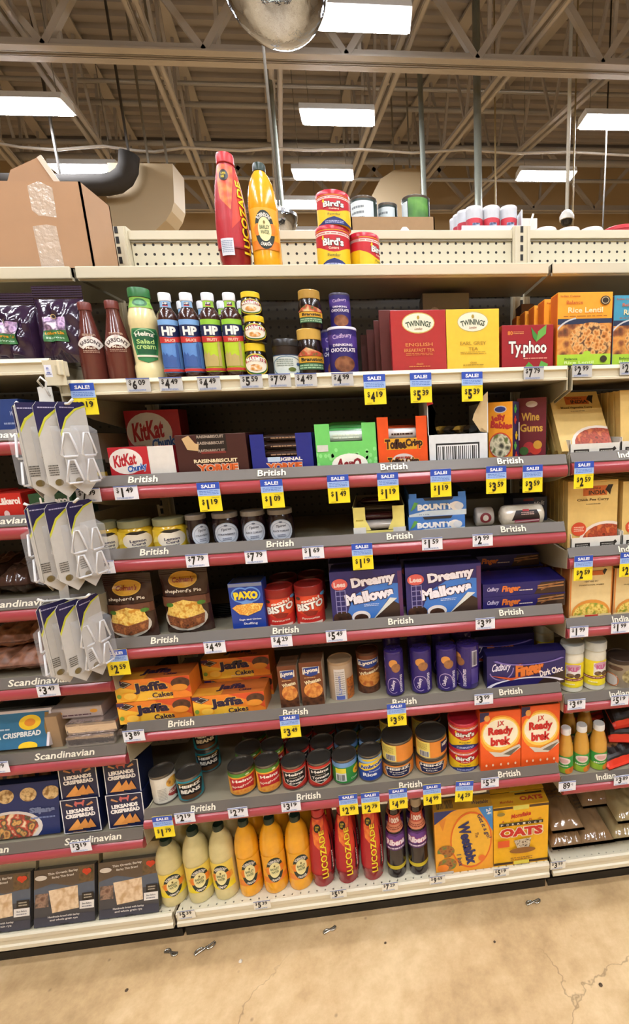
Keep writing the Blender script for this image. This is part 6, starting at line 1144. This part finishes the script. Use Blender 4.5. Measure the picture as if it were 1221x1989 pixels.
clear = bpy.data.materials.new('clear_plastic'); clear.use_nodes = True; pb_ = clear.node_tree.nodes['Principled BSDF']; pb_.inputs['Alpha'].default_value = .12; pb_.inputs['Roughness'].default_value = .06; pb_.inputs['Base Color'].default_value = (.9, .9, .92, 1)
def hook_pack(loc, rz, label, proto=[None]):
    if proto[0]: return dup(proto[0], loc, label, rz)
    t = thing('hook_pack', label, 'hook pack', loc, 'packs of wire hooks on the hanging strip', rz)
    b = MB(); W, H = .066, .205; P = [(-W/2, -.01), (-W/2+.008, 0), (W/2-.008, 0), (W/2, -.01), (W/2, -.172), (0, -H), (-W/2, -.172)]; n = len(P)
    vs = [(x, -.0008, z) for x, z in P]+[(x, .0008, z) for x, z in P]; b.add(vs, [list(range(n))[::-1], list(range(n, 2*n))]+[(i, (i+1) % n, n+(i+1) % n, n+i) for i in range(n)], card_m)
    f = plane_face(b, (-W/2, -.0008, -H), (1, 0, 0), (0, 0, 1), W, H); f.P([(0, .68), (0, .95), (.12, 1), (.88, 1), (1, .97), (.6, .93), (.25, .84)], navy_m); f.P([(0, .64), (0, .68), (.25, .84), (.6, .93), (1, .97), (1, .955), (.62, .91), (.28, .815)], '#c3c63a'); f.lines(.12, .93, .6, .955, 1, '#a8a4c0'); f.lines(.08, .24, .36, .36, 5, '#5a564e'); f.E(.3, .17, .12, .035, '#6a5a30')
    g = plane_face(b, (W/2, .0008, -H), (-1, 0, 0), (0, 0, 1), W, H); g.lines(.15, .7, .85, .92, 8, '#8a867c', .3); g.R(.2, .58, .9, .6, '#1c1a18'); bc = b.build('backing_card', t)
    for s in (0, 1):
        b = MB(); z = -.066-.058*s; y = -.016; b.tube([(.012-.005, y, z), (.012+.005, y, z), (.012+.017, y, z-.046), (.012+.013, y, z-.05), (.012-.013, y, z-.05), (.012-.017, y, z-.046)], .0024, wire_m, 8, True); b.build('wire_hook', bc)
    b = MB(); b.prism([(-.001, -.05), (-.022, -.062), (-.022, -.168), (-.001, -.18)], -.01, .034, clear); b.build('blister', bc)
    proto[0] = t; return t
nm = ('top', 'middle', 'bottom')
for k, q in enumerate(CL):
    for dx, dy, rz, l in ((-.034, -.004, -1.45, 'edge-on'), (-.012, -.012, .8, 'nearest the strip'), (.026, -.012, .95, 'second on the outer hook'), (.05, .012, 1.2, 'at the end of the outer hook')):
        if k == 2 and dx == -.036: dx = -.022
        hook_pack(q+Vector((dx, dy-.01, .004)), rz+.08*k, 'pack of white wire hooks in the %s cluster, %s' % (nm[k], l))
# ================================================================== price tags
HY = -.0075
for x, y, s, w in ((269, 748, '6.09', 'under the salad cream bottle'), (332, 746, '4.49', 'under the blue-labelled sauce bottles'), (406, 745, '4.49', 'under the green-labelled sauce bottles'), (488, 741, '5.59', 'under the yeast spread stack'), (543, 739, '7.09', 'under the relish jar'), (594, 738, '4.49', 'under the pickle jars'), (665, 737, '4.99', 'under the drinking chocolate drum'), (1036, 725, '7.79', 'under the dark red tea box'), (1130, 720, '2.99', 'under the orange rice box'), (1222, 716, '2.99', 'under the blue rice box')):
    tagw(x, y, s, w, HY, 'clear', (.052, .031), 'greyish price tag')
for x, y, s, w in ((158, 744, '3.19', 'under the vinegar bottles'), (726, 727, '4.19', 'under the maroon cartons and cocoa drum'), (816, 724, '5.39', 'under the red tea box'), (916, 722, '5.39', 'under the yellow tea box')): tags(x, y, s, w, HY)
for x, y, s, w in ((403, 937, '1.19', 'under the maroon raisin bar carton'), (526, 931, '1.09', 'under the navy bar carton'), (655, 922, '1.49', 'under the green bar carton'), (752, 918, '1.19', 'under the orange bar carton'), (855, 911, '1.19', 'under the bar-coded white carton'), (963, 905, '3.59', 'under the jelly sweets box'), (1034, 903, '3.59', 'under the wine gum box'), (1134, 896, '2.59', 'above the chick pea curry carton'),
    (702, 1055, '1.19', 'above the blue mallow box'), (1133, 1079, '2.59', 'above the cream dish-picture box'), (1222, 1072, '2.59', 'at the picture edge above a cream box'), (224, 1262, '2.59', 'above the stacked orange cake boxes'), (561, 1388, '3.49', 'under the wheaten biscuit packs'), (769, 1366, '3.59', 'under the purple biscuit rolls'), (314, 1585, '1.79', 'over the palest squash bottle'), (675, 1543, '2.99', 'under the green bar-coded tin'), (718, 1539, '2.79', 'under the blue rice tin'), (772, 1531, '4.99', 'under the treacle pudding tins'), (838, 1523, '4.99', 'under the spotted pudding tins')): tags(x, y, s, w)
tags(902, 1517, '4.29', 'hanging bent under the custard tins', bend=.07)
for x, y, s, w in ((172, 962, '7.99', 'beside the hanging hook packs above the lemon curd'), (245, 957, '1.49', 'under the torn wafer bar carton'), (200, 1102, '2.99', 'half hidden by hook packs under the lemon curd'), (383, 1089, '7.79', 'under the first dark jam jar'), (497, 1082, '7.79', 'under the last dark jam jars'), (608, 1073, '1.69', 'under the bare gap on the jam shelf'), (839, 1056, '1.59', 'under the coconut bar cartons'), (937, 1049, '2.99', 'under the cake roll packs'),
    (417, 1257, '4.49', 'crossed out, under the higher pie mix pouch'), (547, 1245, '4.29', 'under the red gravy drums'), (653, 1235, '5.49', 'under the first blue mallow box'), (942, 1211, '3.99', 'under the slim finger packs'), (260, 1429, '3.89', 'under the stacked orange cake boxes'), (939, 1358, '3.99', 'under the large navy finger box'), (359, 1588, '2.19', 'under the turquoise bean tins'), (462, 1578, '2.79', 'under the spaghetti tins'), (565, 1566, '3.19', 'under the red soup tins'), (951, 1520, '5.29', 'under the orange cereal boxes'),
    (1124, 1227, '1.99', 'under the first cream dish-picture box'), (1204, 1219, '1.99', 'under the cream box at the picture edge'), (1119, 1368, '3.69', 'under the white jars with yellow labels'), (1203, 1360, '5.19', 'under the short brown pot'), (1101, 1527, '89c', 'under the mango drink bottles'), (1208, 1515, '3.89', 'under the red snack bags'), (94, 1341, '3.49', 'under the brown biscuit bags'), (-4, 1491, '3.99', 'cut by the picture edge under the crispbread'), (157, 1644, '3.19', 'under the navy crispbread cartons')): tagw(x, y, s, w)
for x, y, s, w in ((362, 1776, '5.39', 'on the bottom deck under the lemon squash'), (509, 1757, '5.39', 'on the bottom deck under the orange squash'), (657, 1736, '5.19', 'on the bottom deck under the red energy drinks'), (757, 1722, '7.29', 'on the bottom deck under the cordial bottles'), (849, 1709, '9.69', 'on the bottom deck under the sideways-lettered cereal box'), (973, 1694, '5.19', 'on the bottom deck under the porridge oats box'), (1083, 1680, '3.59', 'on the bottom deck under the grain bags')): tagw(x, y, s, w, .0415, 'base', (.052, .032))
# ================================================================== bits on the floor
def shook(px, py, L, rz, label):
    p = at(px, py, Z=FZ+.004); b = MB(); pts = []
    for i in range(9): a = PI*(i/8)*1.25; pts.append((-L/2+L*.22-L*.22*math.cos(a-.4), L*.16*math.sin(a-.4), 0))
    pts = pts[::-1]+[(-v[0], -v[1], 0) for v in pts]
    b.tube(pts, .003, M('#b8b4a8', rough=.25, metal=.9)); tag(b.build('s_hook', None, p, rz), label, 'hook', 'wire hooks on the floor')
shook(398, 1842, .06, .5, 'S-shaped wire hook on the floor under the lemon squash bottles'); shook(332, 1850, .045, -.3, 'small wire hook on the floor below the bay joint by the bread packs')
shook(640, 1806, .04, .4, 'small wire hook on the floor under the red energy drinks'); shook(1035, 1752, .05, .2, 'wire hook on the floor under the oats box')
for px, py, r, l in ((467, 1868, .006, 'white crumb on the floor under the squash bottles'), (748, 1832, .004, 'dark speck of grit on the floor under the red drinks'), (246, 1924, .005, 'dark pebble on the floor in front of the bread packs'), (1166, 1914, .006, 'dark chip on the floor near the picture edge'), (960, 1830, .004, 'small dark crumb on the floor in front of the oats box')):
    p = at(px, py, Z=FZ); b = MB(); b.lathe([(r*.8, 0), (r, r*.4), (r*.6, r*.9), (.0005, r)], '#d8cfbc' if 'white' in l else '#4a3a28', 7); tag(b.build('floor_crumb', None, p), l, 'crumb')
